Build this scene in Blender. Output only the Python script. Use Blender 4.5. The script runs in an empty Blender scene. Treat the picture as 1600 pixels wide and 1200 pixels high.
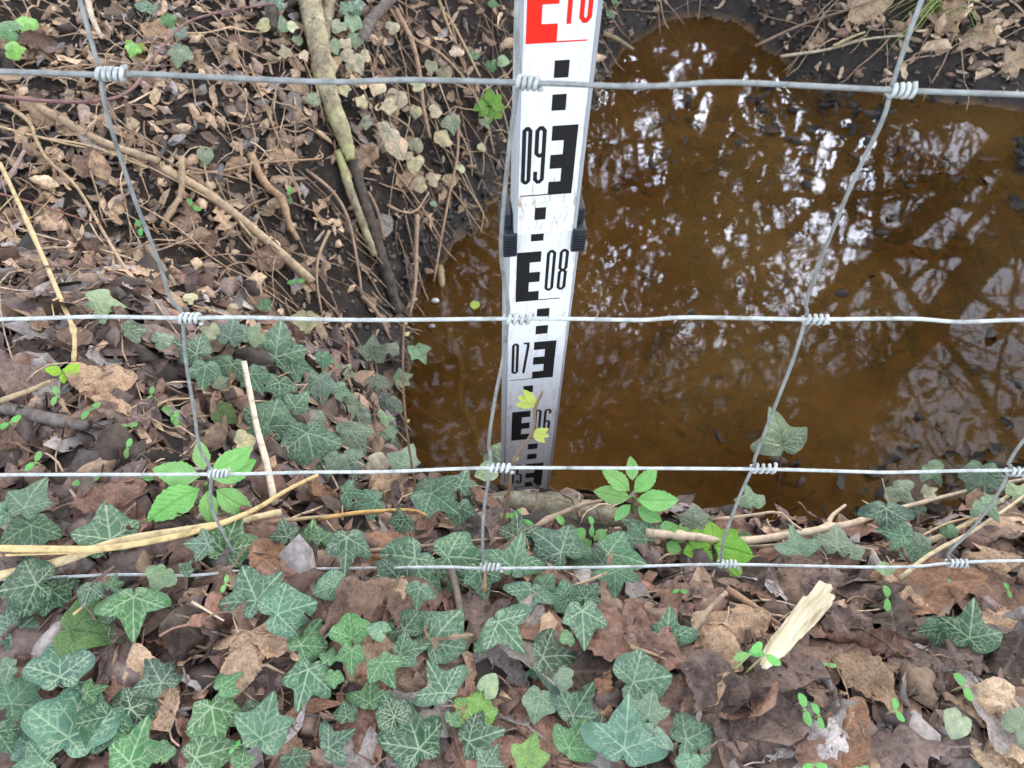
import bpy, math, random
import numpy as np
from mathutils import Vector, Matrix
random.seed(7); RNG = np.random.default_rng(7)
S = bpy.context.scene
COL = S.collection
# ------------------------------------------------------------------ camera
F = 1200.0                      # focal length in pixels of a 1600 px wide frame
PITCH = math.radians(56.3)      # looking down
HC = 0.95                       # camera height above the water
cam_d = bpy.data.cameras.new('camera'); cam = bpy.data.objects.new('camera', cam_d); COL.objects.link(cam)
cam_d.sensor_width = 36; cam_d.lens = 36 * F / 1600; cam_d.clip_start = 0.02; cam_d.clip_end = 400
cam.location = (0, 0, HC); cam.rotation_euler = (math.pi/2 - PITCH, 0, 0)
cam_d.dof.use_dof = True; cam_d.dof.focus_distance = 0.50; cam_d.dof.aperture_fstop = 0.027/0.0014
S.camera = cam
S.render.resolution_x, S.render.resolution_y = 1024, 768
# ------------------------------------------------------------------ light
SUN_EL, SUN_AZ = math.radians(40), math.radians(17)     # azimuth measured from +Y towards +X
w = bpy.data.worlds.new('World'); S.world = w; w.use_nodes = True
nt = w.node_tree; nt.nodes.clear()
sky = nt.nodes.new('ShaderNodeTexSky'); sky.sky_type = 'NISHITA'; sky.sun_disc = False
sky.sun_elevation = SUN_EL; sky.sun_rotation = SUN_AZ; sky.dust_density = 2.5; sky.ozone_density = 1.0
bw = nt.nodes.new('ShaderNodeRGBToBW'); nt.links.new(sky.outputs[0], bw.inputs[0])      # thin bright cloud greys the blue
mx = nt.nodes.new('ShaderNodeMix'); mx.data_type = 'RGBA'; mx.inputs[0].default_value = .74; nt.links.new(sky.outputs[0], mx.inputs[6]); nt.links.new(bw.outputs[0], mx.inputs[7])
bg = nt.nodes.new('ShaderNodeBackground'); bg.inputs[1].default_value = 0.15
wo = nt.nodes.new('ShaderNodeOutputWorld'); nt.links.new(mx.outputs[2], bg.inputs[0]); nt.links.new(bg.outputs[0], wo.inputs[0])
sd = bpy.data.lights.new('sun', 'SUN'); sd.energy = .70; sd.angle = math.radians(24); sd.color = (1, .97, .93)
sun = bpy.data.objects.new('sun', sd); COL.objects.link(sun)
sdir = Vector((math.sin(SUN_AZ)*math.cos(SUN_EL), math.cos(SUN_AZ)*math.cos(SUN_EL), math.sin(SUN_EL)))
sun.rotation_euler = sdir.to_track_quat('Z', 'Y').to_euler()
S.view_settings.view_transform = 'Standard'; S.view_settings.look = 'None'
S.view_settings.exposure = 3.1; S.view_settings.gamma = 1
S.cycles.use_denoising = True
S.cycles.max_bounces = 8; S.cycles.transparent_max_bounces = 12; S.cycles.caustics_reflective = False; S.cycles.caustics_refractive = False
S.cycles.sample_clamp_indirect = 6

# ------------------------------------------------------------------ numpy helpers
def _hash(ix, iy, seed):
    n = (ix.astype(np.int64)*374761393 + iy.astype(np.int64)*668265263 + seed*982451653) & 0xffffffff
    n = ((n ^ (n >> 13)) * 1274126177) & 0xffffffff
    n = (n ^ (n >> 16)) & 0xffff
    return n / 65535.0
def vnoise(x, y, seed=0):
    x = np.asarray(x, float); y = np.asarray(y, float)
    ix = np.floor(x); iy = np.floor(y); fx = x-ix; fy = y-iy
    fx = fx*fx*(3-2*fx); fy = fy*fy*(3-2*fy)
    a = _hash(ix, iy, seed); b = _hash(ix+1, iy, seed); c = _hash(ix, iy+1, seed); d = _hash(ix+1, iy+1, seed)
    return (a*(1-fx)+b*fx)*(1-fy) + (c*(1-fx)+d*fx)*fy - .5
def fbm(x, y, seed=0, oct=4):
    s = 0; a = 1
    for o in range(oct):
        s = s + a*vnoise(x*2**o, y*2**o, seed+o*17); a *= .5
    return s
def sst(a, b, x):
    t = np.clip((x-a)/(b-a), 0, 1); return t*t*(3-2*t)

FW = Vector((0, math.cos(PITCH), -math.sin(PITCH))); UP = Vector((0, math.sin(PITCH), math.cos(PITCH))); RT = Vector((1, 0, 0))
CAM = Vector((0, 0, HC))
def ray(px, py): return RT*((px-800)/F) + FW + UP*((600-py)/F)
def at_depth(px, py, d): return CAM + ray(px, py)*d
def at_z(px, py, z):
    r = ray(px, py); t = (z-HC)/r.z; p = CAM + r*t; return (p.x, p.y)

# ------------------------------------------------------------------ terrain shape
WL = [at_z(*p, 0) for p in ((960,85),(930,150),(860,215),(790,285),(740,335),(690,400),(655,455),(640,520),(622,600))]
WL += [(-.155,.50),(-.135,.40),(-.06,.345),(.03,.332),(.14,.318),(.24,.300),(.33,.295),(.45,.33),(.70,.36),(1.2,.38),(3.2,.3),(3.2,1.25)]
WL += [at_z(*p, 0) for p in ((1620,172),(1500,160),(1400,152),(1300,140),(1240,118),(1190,72),(1150,40),(1100,25),(1050,28),(1000,60))]
WL = np.array(WL)
def water_dist(X, Y):
    X = np.asarray(X, float); Y = np.asarray(Y, float)
    d2 = np.full(X.shape, 1e9); inside = np.zeros(X.shape, bool)
    n = len(WL)
    for i in range(n):
        ax, ay = WL[i]; bx, by = WL[(i+1) % n]
        ex, ey = bx-ax, by-ay; L = ex*ex+ey*ey
        t = np.clip(((X-ax)*ex+(Y-ay)*ey)/L, 0, 1)
        d2 = np.minimum(d2, (X-ax-t*ex)**2 + (Y-ay-t*ey)**2)
        c = ((ay > Y) != (by > Y)) & (X < (bx-ax)*(Y-ay)/((by-ay) if by != ay else 1e-9)+ax)
        inside ^= c
    d = np.sqrt(d2); return np.where(inside, -d, d)
def terrain(X, Y):
    X = np.asarray(X, float); Y = np.asarray(Y, float)
    d = water_dist(X, Y) + (.020*fbm(X*9, Y*9, 3, 3) + .014*fbm(X*38, Y*38, 91, 3))*sst(.36, .5, Y)
    near = 1 - sst(.38, .62, Y)                      # steep near bank, gentle far banks
    dp = np.maximum(d, 0)
    hn = .315*(1-np.exp(-dp/.014)) + np.minimum(dp, .2)*.8
    hl = .40*(1-np.exp(-dp/.20)) + .02*np.minimum(dp, 3)
    hr = .26*(1-np.exp(-dp/.22)) + .05*np.minimum(dp, 3)
    far = np.where(X < .15, hl, hr)
    k = sst(.05, .35, X); far = hl*(1-k)+hr*k
    h = hn*near + far*(1-near)
    h = np.where(d > 0, h, -.085*(1-np.exp(np.minimum(d, 0)/.10)))
    amp = sst(0, .05, d)
    h = h + amp*(.020*fbm(X*7, Y*7, 11, 4) + .007*fbm(X*40, Y*40, 23, 3)) + (1-amp)*.012*fbm(X*14, Y*22, 5, 3)
    return h
gx = np.arange(-1.5, 1.9, .008); gy = np.arange(-.5, 2.7, .008)
GX, GY = np.meshgrid(gx, gy); GH = terrain(GX, GY)
def H(x, y):
    x = np.clip((np.asarray(x)-gx[0])/.008, 0, len(gx)-1.001); y = np.clip((np.asarray(y)-gy[0])/.008, 0, len(gy)-1.001)
    ix = x.astype(int); iy = y.astype(int); fx = x-ix; fy = y-iy
    return (GH[iy, ix]*(1-fx)+GH[iy, ix+1]*fx)*(1-fy)+(GH[iy+1, ix]*(1-fx)+GH[iy+1, ix+1]*fx)*fy
TS = np.arange(.2, 4.5, .003)
def hit(px, py, off=0.0, water=False):
    r = ray(px, py); x = r.x*TS; y = r.y*TS; z = HC+r.z*TS
    g = H(x, y)
    if water: g = np.maximum(g, 0)
    k = np.argmax(z < g+off); t = TS[k]
    if k > 0:
        a = z[k-1]-g[k-1]-off; b = z[k]-g[k]-off; t = TS[k-1]+.003*a/max(a-b, 1e-9)
    return CAM + r*float(t), float(t)
def normal(x, y, e=.03):
    return Vector((-(float(H(x+e, y))-float(H(x-e, y)))/(2*e), -(float(H(x, y+e))-float(H(x, y-e)))/(2*e), 1)).normalized()

# ------------------------------------------------------------------ mesh helpers
def mk_mesh(name, V, Fc, attrs=None, smooth=True):
    me = bpy.data.meshes.new(name)
    V = np.asarray(V, float)
    me.from_pydata(V.tolist() if len(V) < 60000 else [tuple(v) for v in V], [], Fc)
    if attrs:
        for k, a in attrs.items():
            a = np.asarray(a, float)
            if a.ndim == 1:
                at = me.attributes.new(k, 'FLOAT', 'POINT'); at.data.foreach_set('value', a.astype(np.float32))
            else:
                at = me.attributes.new(k, 'FLOAT_COLOR', 'POINT')
                if a.shape[1] == 3: a = np.concatenate([a, np.ones((len(a), 1))], 1)
                at.data.foreach_set('color', a.astype(np.float32).ravel())
    if smooth: me.polygons.foreach_set('use_smooth', [True]*len(me.polygons))
    me.update(); return me
def obj(name, me, mat=None, parent=None, color=None):
    o = bpy.data.objects.new(name, me); COL.objects.link(o)
    if mat and me is not None and not me.materials: me.materials.append(mat)
    if parent: o.parent = parent
    if color: o.color = color
    return o
def tag(o, label=None, cat=None, group=None, kind=None):
    if label: o['label'] = label
    if cat: o['category'] = cat
    if group: o['group'] = group
    if kind: o['kind'] = kind
    return o
def empty(name, loc=(0,0,0)):
    o = bpy.data.objects.new(name, None); COL.objects.link(o); o.location = loc; o.empty_display_size = .02; return o
class MB:
    def __init__(s): s.V = []; s.F = []; s.C = []; s.n = 0
    def add(s, V, Fc, c=None):
        V = np.asarray(V, float); s.V.append(V); s.F += [tuple(i+s.n for i in f) for f in Fc]
        s.C.append(np.tile(np.asarray(c if c is not None else (1,1,1), float), (len(V), 1)) if c is None or np.ndim(c) == 1 else np.asarray(c))
        s.n += len(V)
    def mesh(s, name, col=False, smooth=True):
        return mk_mesh(name, np.concatenate(s.V), s.F, {'tint': np.concatenate(s.C)} if col else None, smooth)
def tube_geo(P, R, sides=8, cap=True, rough=0, seed=0):
    P = np.asarray(P, float); n = len(P); R = np.broadcast_to(np.asarray(R, float), (n,))
    T = np.gradient(P, axis=0); T /= np.linalg.norm(T, axis=1)[:, None]+1e-12
    u = np.cross(T[0], (0,0,1.)); 
    if np.linalg.norm(u) < 1e-3: u = np.cross(T[0], (1.,0,0))
    u /= np.linalg.norm(u); V = []
    rg = np.random.default_rng(seed)
    a = np.arange(sides)*2*math.pi/sides
    for i in range(n):
        u = u - T[i]*np.dot(u, T[i]); u /= np.linalg.norm(u)+1e-12; v = np.cross(T[i], u)
        rr = R[i]*(1+rough*rg.uniform(-1, 1, sides)) if rough else R[i]*np.ones(sides)
        V.append(P[i] + rr[:, None]*(np.cos(a)[:, None]*u + np.sin(a)[:, None]*v))
    V = np.concatenate(V); Fc = []
    for i in range(n-1):
        for j in range(sides):
            k = (j+1) % sides; Fc.append((i*sides+j, i*sides+k, (i+1)*sides+k, (i+1)*sides+j))
    if cap: Fc.append(tuple(range(sides))[::-1]); Fc.append(tuple((n-1)*sides+j for j in range(sides)))
    return V, Fc
def spline(P, n):
    P = np.asarray(P, float)
    if len(P) == 2: 
        t = np.linspace(0, 1, n)[:, None]; return P[0]*(1-t)+P[1]*t
    Q = np.vstack([2*P[0]-P[1], P, 2*P[-1]-P[-2]]); m = len(P)-1; out = []
    for s in np.linspace(0, m-1e-6, n):
        i = int(s); t = s-i; a, b, c, d = Q[i:i+4]
        out.append(.5*((2*b)+(-a+c)*t+(2*a-5*b+4*c-d)*t*t+(-a+3*b-3*c+d)*t**3))
    return np.array(out)
def box_geo(x0, x1, y0, y1, z0, z1, b=0.0):
    V = [(x, y, z) for z in (z0, z1) for y in (y0, y1) for x in (x0, x1)]
    return V, [(0,2,3,1), (4,5,7,6), (0,1,5,4), (2,6,7,3), (0,4,6,2), (1,3,7,5)]
def bevel(o, wd, seg=2):
    m = o.modifiers.new('bevel', 'BEVEL'); m.width = wd; m.segments = seg; m.limit_method = 'ANGLE'; return o

# ------------------------------------------------------------------ materials
def mat(name):
    m = bpy.data.materials.new(name); m.use_nodes = True; nt = m.node_tree; nt.nodes.clear()
    out = nt.nodes.new('ShaderNodeOutputMaterial'); p = nt.nodes.new('ShaderNodeBsdfPrincipled')
    nt.links.new(p.outputs[0], out.inputs[0]); return m, nt, p, out
def N(nt, t, **kw):
    n = nt.nodes.new(t)
    for k, v in kw.items():
        if k.startswith('i_'): n.inputs[k[2:].replace('_', ' ')].default_value = v
        else: setattr(n, k, v)
    return n
def noise(nt, scale, detail=4, rough=.6, vec=None, dist=0):
    n = N(nt, 'ShaderNodeTexNoise'); n.inputs['Scale'].default_value = scale; n.inputs['Detail'].default_value = detail
    n.inputs['Roughness'].default_value = rough; n.inputs['Distortion'].default_value = dist
    if vec is not None: nt.links.new(vec, n.inputs['Vector'])
    return n.outputs['Fac']
def ramp(nt, fac, stops):
    r = N(nt, 'ShaderNodeValToRGB'); nt.links.new(fac, r.inputs[0]); e = r.color_ramp.elements
    while len(e) < len(stops): e.new(.5)
    for el, (p, c) in zip(e, stops): el.position = p; el.color = (*c, 1) if len(c) == 3 else c
    return r.outputs[0]
def mix(nt, fac, a, b, mode='MIX'):
    m = N(nt, 'ShaderNodeMix', data_type='RGBA', blend_type=mode)
    for s, v in ((m.inputs[0], fac), (m.inputs[6], a), (m.inputs[7], b)):
        if hasattr(v, 'is_output') or isinstance(v, bpy.types.NodeSocket): nt.links.new(v, s)
        elif isinstance(v, (int, float)): s.default_value = v
        else: s.default_value = (*v, 1)
    return m.outputs[2]
def math_(nt, op, a, b=0.0, clamp=False):
    m = N(nt, 'ShaderNodeMath', operation=op); m.use_clamp = clamp
    for i, v in enumerate((a, b)):
        if isinstance(v, bpy.types.NodeSocket): nt.links.new(v, m.inputs[i])
        else: m.inputs[i].default_value = v
    return m.outputs[0]
def bump(nt, p, h, strength=.5, dist=.002):
    b = N(nt, 'ShaderNodeBump'); b.inputs['Strength'].default_value = strength; b.inputs['Distance'].default_value = dist
    nt.links.new(h, b.inputs['Height']); nt.links.new(b.outputs[0], p.inputs['Normal'])
def tex_obj(nt): return N(nt, 'ShaderNodeTexCoord').outputs['Object']

def m_soil():
    m, nt, p, o = mat('dark humus soil'); c = tex_obj(nt)
    n1 = noise(nt, 60, 6, .7, c); n2 = noise(nt, 9, 4, .6, c)
    base = ramp(nt, n1, [(.3, (.008,.006,.004)), (.5, (.018,.013,.010)), (.62, (.038,.028,.020)), (.75, (.085,.062,.045))])
    silt = ramp(nt, noise(nt, 22, 6, .65, c, .6), [(.30, (.07,.036,.010)), (.5, (.19,.098,.024)), (.7, (.32,.17,.045))])
    sx = N(nt, 'ShaderNodeSeparateXYZ'); nt.links.new(c, sx.inputs[0])
    zr = N(nt, 'ShaderNodeMapRange'); nt.links.new(sx.outputs[2], zr.inputs[0]); zr.inputs[1].default_value = -.01; zr.inputs[2].default_value = .012
    zw = N(nt, 'ShaderNodeMapRange'); nt.links.new(sx.outputs[2], zw.inputs[0]); zw.inputs[1].default_value = .01; zw.inputs[2].default_value = .16
    dry = mix(nt, zw.outputs[0], mix(nt, 1.0, base, (.55,.5,.5), 'MULTIPLY'), base)
    dry = mix(nt, n2, dry, mix(nt, 1.0, dry, (1.5,1.3,1.15), 'MULTIPLY'))
    nt.links.new(mix(nt, zr.outputs[0], silt, dry), p.inputs['Base Color'])
    rr = N(nt, 'ShaderNodeMapRange'); nt.links.new(sx.outputs[2], rr.inputs[0]); rr.inputs[1].default_value = .0; rr.inputs[2].default_value = .12
    rr.inputs[3].default_value = .38; rr.inputs[4].default_value = .95; nt.links.new(rr.outputs[0], p.inputs['Roughness'])
    bump(nt, p, noise(nt, 140, 6, .7, c), .9, .004); return m
def m_litter():
    m, nt, p, o = mat('dead leaf litter'); c = tex_obj(nt)
    a = N(nt, 'ShaderNodeVertexColor', layer_name='tint')
    n = noise(nt, 220, 4, .6, c)
    col = mix(nt, 1.0, a.outputs[0], ramp(nt, n, [(.3, (.55,.5,.48)), (.7, (1.3,1.25,1.2))]), 'MULTIPLY')
    nt.links.new(col, p.inputs['Base Color']); p.inputs['Roughness'].default_value = .75
    bump(nt, p, noise(nt, 500, 4, .6, c), .5, .001); return m
def m_dead():
    m, nt, p, o = mat('dead leaf'); c = tex_obj(nt); oi = N(nt, 'ShaderNodeObjectInfo')
    v = N(nt, 'ShaderNodeAttribute', attribute_name='vein')
    off = N(nt, 'ShaderNodeVectorMath', operation='ADD'); nt.links.new(c, off.inputs[0])
    sc = N(nt, 'ShaderNodeVectorMath', operation='SCALE'); sc.inputs[0].default_value = (7, 13, 5); nt.links.new(oi.outputs['Random'], sc.inputs['Scale']); nt.links.new(sc.outputs[0], off.inputs[1])
    n1 = noise(nt, 3.5, 5, .65, off.outputs[0]); n2 = noise(nt, 28, 5, .7, off.outputs[0])
    col = mix(nt, 1.0, oi.outputs['Color'], ramp(nt, n1, [(.28, (.45,.38,.36)), (.5, (1,.95,.9)), (.72, (1.45,1.3,1.15))]), 'MULTIPLY')
    col = mix(nt, 1.0, col, ramp(nt, n2, [(.3, (.6,.55,.5)), (.55, (1.05,1.05,1.05)), (.8, (1.3,1.3,1.3))]), 'MULTIPLY')
    col = mix(nt, math_(nt, 'MULTIPLY', v.outputs['Fac'], .35), col, mix(nt, .5, col, (.5,.38,.28)))
    spots = ramp(nt, noise(nt, 11, 2, .5, off.outputs[0]), [(.70, (1,1,1)), (.735, (.22,.17,.15))])
    col = mix(nt, 1.0, col, spots, 'MULTIPLY')
    nt.links.new(col, p.inputs['Base Color']); p.inputs['Roughness'].default_value = .62; p.inputs['Specular IOR Level'].default_value = .35
    h = math_(nt, 'ADD', math_(nt, 'MULTIPLY', v.outputs['Fac'], -.6), n2)
    bump(nt, p, h, .45, .02); return m
def m_ivy():
    m, nt, p, o = mat('ivy leaf'); c = tex_obj(nt); oi = N(nt, 'ShaderNodeObjectInfo')
    v = N(nt, 'ShaderNodeAttribute', attribute_name='vein')
    off = N(nt, 'ShaderNodeVectorMath', operation='ADD'); nt.links.new(c, off.inputs[0])
    sc = N(nt, 'ShaderNodeVectorMath', operation='SCALE'); sc.inputs[0].default_value = (17, 9, 3); nt.links.new(oi.outputs['Random'], sc.inputs['Scale']); nt.links.new(sc.outputs[0], off.inputs[1])
    n1 = noise(nt, 2.2, 3, .5, off.outputs[0]); n2 = noise(nt, 30, 3, .6, off.outputs[0])
    col = mix(nt, 1.0, oi.outputs['Color'], ramp(nt, n1, [(.3, (.62,.72,.66)), (.7, (1.35,1.2,1.1))]), 'MULTIPLY')
    col = mix(nt, 1.0, col, ramp(nt, n2, [(.3, (.8,.8,.8)), (.75, (1.18,1.18,1.18))]), 'MULTIPLY')
    vc = mix(nt, .80, col, (.62,.74,.50))
    f = math_(nt, 'MULTIPLY', v.outputs['Fac'], oi.outputs['Alpha'])
    col = mix(nt, f, col, vc)
    blot = ramp(nt, noise(nt, 5, 2, .5, off.outputs[0]), [(.72, (1,1,1)), (.76, (1.0,.55,.35))])
    col = mix(nt, 1.0, col, blot, 'MULTIPLY')
    nt.links.new(col, p.inputs['Base Color']); p.inputs['Roughness'].default_value = .30; p.inputs['Specular IOR Level'].default_value = .65
    bump(nt, p, math_(nt, 'ADD', math_(nt, 'MULTIPLY', v.outputs['Fac'], -1.0), math_(nt, 'MULTIPLY', n2, .5)), .5, .03); return m
def m_fresh():
    m, nt, p, o = mat('fresh green leaf'); c = tex_obj(nt); oi = N(nt, 'ShaderNodeObjectInfo')
    v = N(nt, 'ShaderNodeAttribute', attribute_name='vein')
    n1 = noise(nt, 3, 3, .5, c)
    col = mix(nt, 1.0, oi.outputs['Color'], ramp(nt, n1, [(.3, (.8,.85,.8)), (.7, (1.15,1.1,1.1))]), 'MULTIPLY')
    col = mix(nt, math_(nt, 'MULTIPLY', v.outputs['Fac'], oi.outputs['Alpha']), col, mix(nt, 1.0, col, (.66,.78,.6), 'MULTIPLY'))
    nt.links.new(col, p.inputs['Base Color']); p.inputs['Roughness'].default_value = .5
    tr = N(nt, 'ShaderNodeBsdfTranslucent'); nt.links.new(col, tr.inputs[0]); ms = N(nt, 'ShaderNodeMixShader'); ms.inputs[0].default_value = .3
    nt.links.new(p.outputs[0], ms.inputs[1]); nt.links.new(tr.outputs[0], ms.inputs[2]); nt.links.new(ms.outputs[0], o.inputs[0])
    bump(nt, p, math_(nt, 'MULTIPLY', v.outputs['Fac'], -1.0), .3, .01); return m
def m_bark(name, c0, c1, c2, scale=60, bumpd=.002, grain=None, flecks=False):
    m, nt, p, o = mat(name); c = tex_obj(nt)
    if grain:
        mp = N(nt, 'ShaderNodeMapping'); mp.inputs['Scale'].default_value = grain; nt.links.new(c, mp.inputs[0]); c = mp.outputs[0]
    col = ramp(nt, noise(nt, scale, 6, .7, c, .3), [(.32, c0), (.5, c1), (.68, c2)])
    col = mix(nt, noise(nt, scale*.2, 3, .5, c), mix(nt, 1.0, col, (.6,.6,.6), 'MULTIPLY'), col)
    if flecks:
        col = mix(nt, 1.0, col, ramp(nt, noise(nt, 210, 3, .6, c), [(.60, (1,1,1)), (.66, (.22,.19,.15))]), 'MULTIPLY')
        col = mix(nt, ramp(nt, noise(nt, 14, 3, .6, c), [(.45, (0,0,0)), (.62, (.8,.8,.8))]), col, (.52,.50,.22))
    nt.links.new(col, p.inputs['Base Color']); p.inputs['Roughness'].default_value = .7
    bump(nt, p, noise(nt, scale*2.5, 5, .7, c), .8, bumpd); return m
def m_tinted_twig():
    m, nt, p, o = mat('dry twig bark'); c = tex_obj(nt); oi = N(nt, 'ShaderNodeObjectInfo')
    col = mix(nt, 1.0, oi.outputs['Color'], ramp(nt, noise(nt, 130, 5, .7, c, .4), [(.3, (.5,.48,.45)), (.5, (1,1,1)), (.7, (1.35,1.3,1.25))]), 'MULTIPLY')
    col = mix(nt, noise(nt, 25, 3, .5, c), mix(nt, 1.0, col, (.65,.62,.6), 'MULTIPLY'), col)
    nt.links.new(col, p.inputs['Base Color']); p.inputs['Roughness'].default_value = .62
    bump(nt, p, noise(nt, 400, 5, .7, c), .6, .001); return m
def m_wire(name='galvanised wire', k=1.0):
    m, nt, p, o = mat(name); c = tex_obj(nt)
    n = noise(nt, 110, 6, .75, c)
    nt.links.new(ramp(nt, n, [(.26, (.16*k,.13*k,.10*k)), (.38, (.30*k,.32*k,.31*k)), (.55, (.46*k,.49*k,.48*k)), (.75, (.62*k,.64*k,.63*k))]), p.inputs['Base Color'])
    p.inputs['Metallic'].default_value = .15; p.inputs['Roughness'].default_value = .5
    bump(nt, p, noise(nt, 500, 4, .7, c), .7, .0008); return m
def m_paint(name, col, rough=.4, dirt=0.0):
    m, nt, p, o = mat(name); c = tex_obj(nt)
    k = mix(nt, math_(nt, 'MULTIPLY', ramp(nt, noise(nt, 70, 6, .7, c), [(.5, (0,0,0)), (.75, (1,1,1))]), dirt), col, tuple(x*.5+.12*y for x, y in zip(col, (1.2,1,.8))))
    nt.links.new(k, p.inputs['Base Color']); p.inputs['Roughness'].default_value = rough
    bump(nt, p, noise(nt, 500, 3, .5, c), .08, .0005); return m
def m_staff():
    m, nt, p, o = mat('white enamelled staff'); c = tex_obj(nt)
    sx = N(nt, 'ShaderNodeSeparateXYZ'); nt.links.new(c, sx.inputs[0])
    # brown grime caught just above the joint at local z = 0.609 and along the edges
    zr = N(nt, 'ShaderNodeMapRange'); nt.links.new(sx.outputs[2], zr.inputs[0]); zr.inputs[1].default_value = .66; zr.inputs[2].default_value = .612
    zr2 = N(nt, 'ShaderNodeMapRange'); nt.links.new(sx.outputs[2], zr2.inputs[0]); zr2.inputs[1].default_value = .59; zr2.inputs[2].default_value = .612
    near = math_(nt, 'MULTIPLY', zr.outputs[0], zr2.outputs[0])
    xe = math_(nt, 'ABSOLUTE', sx.outputs[0]); er = N(nt, 'ShaderNodeMapRange'); nt.links.new(xe, er.inputs[0]); er.inputs[1].default_value = .014; er.inputs[2].default_value = .0185
    mp = N(nt, 'ShaderNodeMapping'); mp.inputs['Scale'].default_value = (1, 1, .22); mp.inputs['Rotation'].default_value = (0, .6, 0); nt.links.new(c, mp.inputs[0])
    scr = ramp(nt, noise(nt, 260, 6, .75, mp.outputs[0]), [(.52, (0,0,0)), (.62, (1,1,1))])
    spk = ramp(nt, noise(nt, 480, 3, .6, c), [(.64, (0,0,0)), (.70, (1,1,1))])
    g = math_(nt, 'ADD', math_(nt, 'MULTIPLY', near, .75), math_(nt, 'MULTIPLY', er.outputs[0], .22)); g = math_(nt, 'ADD', g, .24, True)
    f = math_(nt, 'MULTIPLY', math_(nt, 'MAXIMUM', scr, math_(nt, 'MULTIPLY', spk, .6)), g, True)
    col = mix(nt, noise(nt, 18, 4, .6, c), (.70,.73,.77), (.80,.82,.85))
    col = mix(nt, f, col, (.42,.32,.24))
    nt.links.new(col, p.inputs['Base Color']); p.inputs['Roughness'].default_value = .38; return m
def m_water():
    m, nt, p, o = mat('brown stream water'); nt.nodes.remove(p); c = tex_obj(nt)
    gl = N(nt, 'ShaderNodeBsdfGlossy'); gl.inputs['Roughness'].default_value = .025; gl.inputs['Color'].default_value = (.40,.45,.57,1)
    tr = N(nt, 'ShaderNodeBsdfTransparent'); tr.inputs[0].default_value = (.66,.49,.24,1)
    df = N(nt, 'ShaderNodeBsdfDiffuse'); df.inputs[0].default_value = (.155,.090,.028,1)
    ms0 = N(nt, 'ShaderNodeMixShader'); nt.links.new(tr.outputs[0], ms0.inputs[1]); nt.links.new(df.outputs[0], ms0.inputs[2])
    murk = N(nt, 'ShaderNodeMapRange'); nt.links.new(noise(nt, 3.5, 3, .5, c), murk.inputs[0]); murk.inputs[1].default_value = .35; murk.inputs[2].default_value = .65
    murk.inputs[3].default_value = .15; murk.inputs[4].default_value = .44; nt.links.new(murk.outputs[0], ms0.inputs[0])
    fr = N(nt, 'ShaderNodeFresnel'); fr.inputs[0].default_value = 1.33
    b = N(nt, 'ShaderNodeBump'); b.inputs['Strength'].default_value = .07; b.inputs['Distance'].default_value = .004
    mp = N(nt, 'ShaderNodeMapping'); mp.inputs['Scale'].default_value = (1, 1.6, 1); nt.links.new(c, mp.inputs[0])
    nt.links.new(math_(nt, 'ADD', noise(nt, 9, 2, .4, mp.outputs[0], .3), math_(nt, 'MULTIPLY', noise(nt, 40, 2, .5, mp.outputs[0]), .05)), b.inputs['Height'])
    nt.links.new(b.outputs[0], gl.inputs['Normal'])
    ms = N(nt, 'ShaderNodeMixShader'); nt.links.new(fr.outputs[0], ms.inputs[0]); nt.links.new(ms0.outputs[0], ms.inputs[1]); nt.links.new(gl.outputs[0], ms.inputs[2])
    nt.links.new(ms.outputs[0], o.inputs[0]); return m
def m_clod():
    m, nt, p, o = mat('wet soil clod'); a = N(nt, 'ShaderNodeVertexColor', layer_name='tint'); c = tex_obj(nt)
    nt.links.new(mix(nt, 1.0, a.outputs[0], ramp(nt, noise(nt, 300, 3, .6, c), [(.3, (.6,.6,.6)), (.7, (1.4,1.4,1.4))]), 'MULTIPLY'), p.inputs['Base Color']); p.inputs['Roughness'].default_value = .42
    bump(nt, p, noise(nt, 600, 4, .6, c), .6, .001); return m
M = dict(clod=m_clod(), soil=m_soil(), litter=m_litter(), dead=m_dead(), ivy=m_ivy(), fresh=m_fresh(), twig=m_tinted_twig(), wire=m_wire(), dark_wire=m_wire('darker grey wire', .52), staff=m_staff(), water=m_water(),  # darker wire copy holds the top wire's shade in its colour
         black=m_paint('black scale print', (.006,.006,.008), .55, .06), red=m_paint('red scale print', (.75,.022,.012), .4, .1), alu=m_paint('grey edge profile', (.34,.36,.39), .4, .3),
         latch=m_paint('black plastic', (.016,.02,.028), .5, .3),
         stone=m_bark('mossy stone', (.10,.085,.05), (.19,.165,.10), (.36,.33,.26), 90, .003),
         trunk=m_bark('pale lichen bark', (.12,.085,.055), (.38,.31,.19), (.62,.56,.37), 55, .004, None, True), dark_bark=m_bark('dark wet bark', (.03,.024,.018), (.085,.065,.048), (.17,.13,.095), 80, .003),
         grey_bark=m_bark('grey bark', (.07,.055,.045), (.16,.13,.11), (.30,.26,.23), 110, .002),
         wood=m_bark('split pale wood', (.34,.26,.15), (.68,.59,.41), (.80,.75,.58), 240, .0016, (1,.10,1)), conifer=m_bark('evergreen crown', (.01,.02,.008), (.02,.035,.012), (.03,.05,.02), 5, .01))

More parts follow.
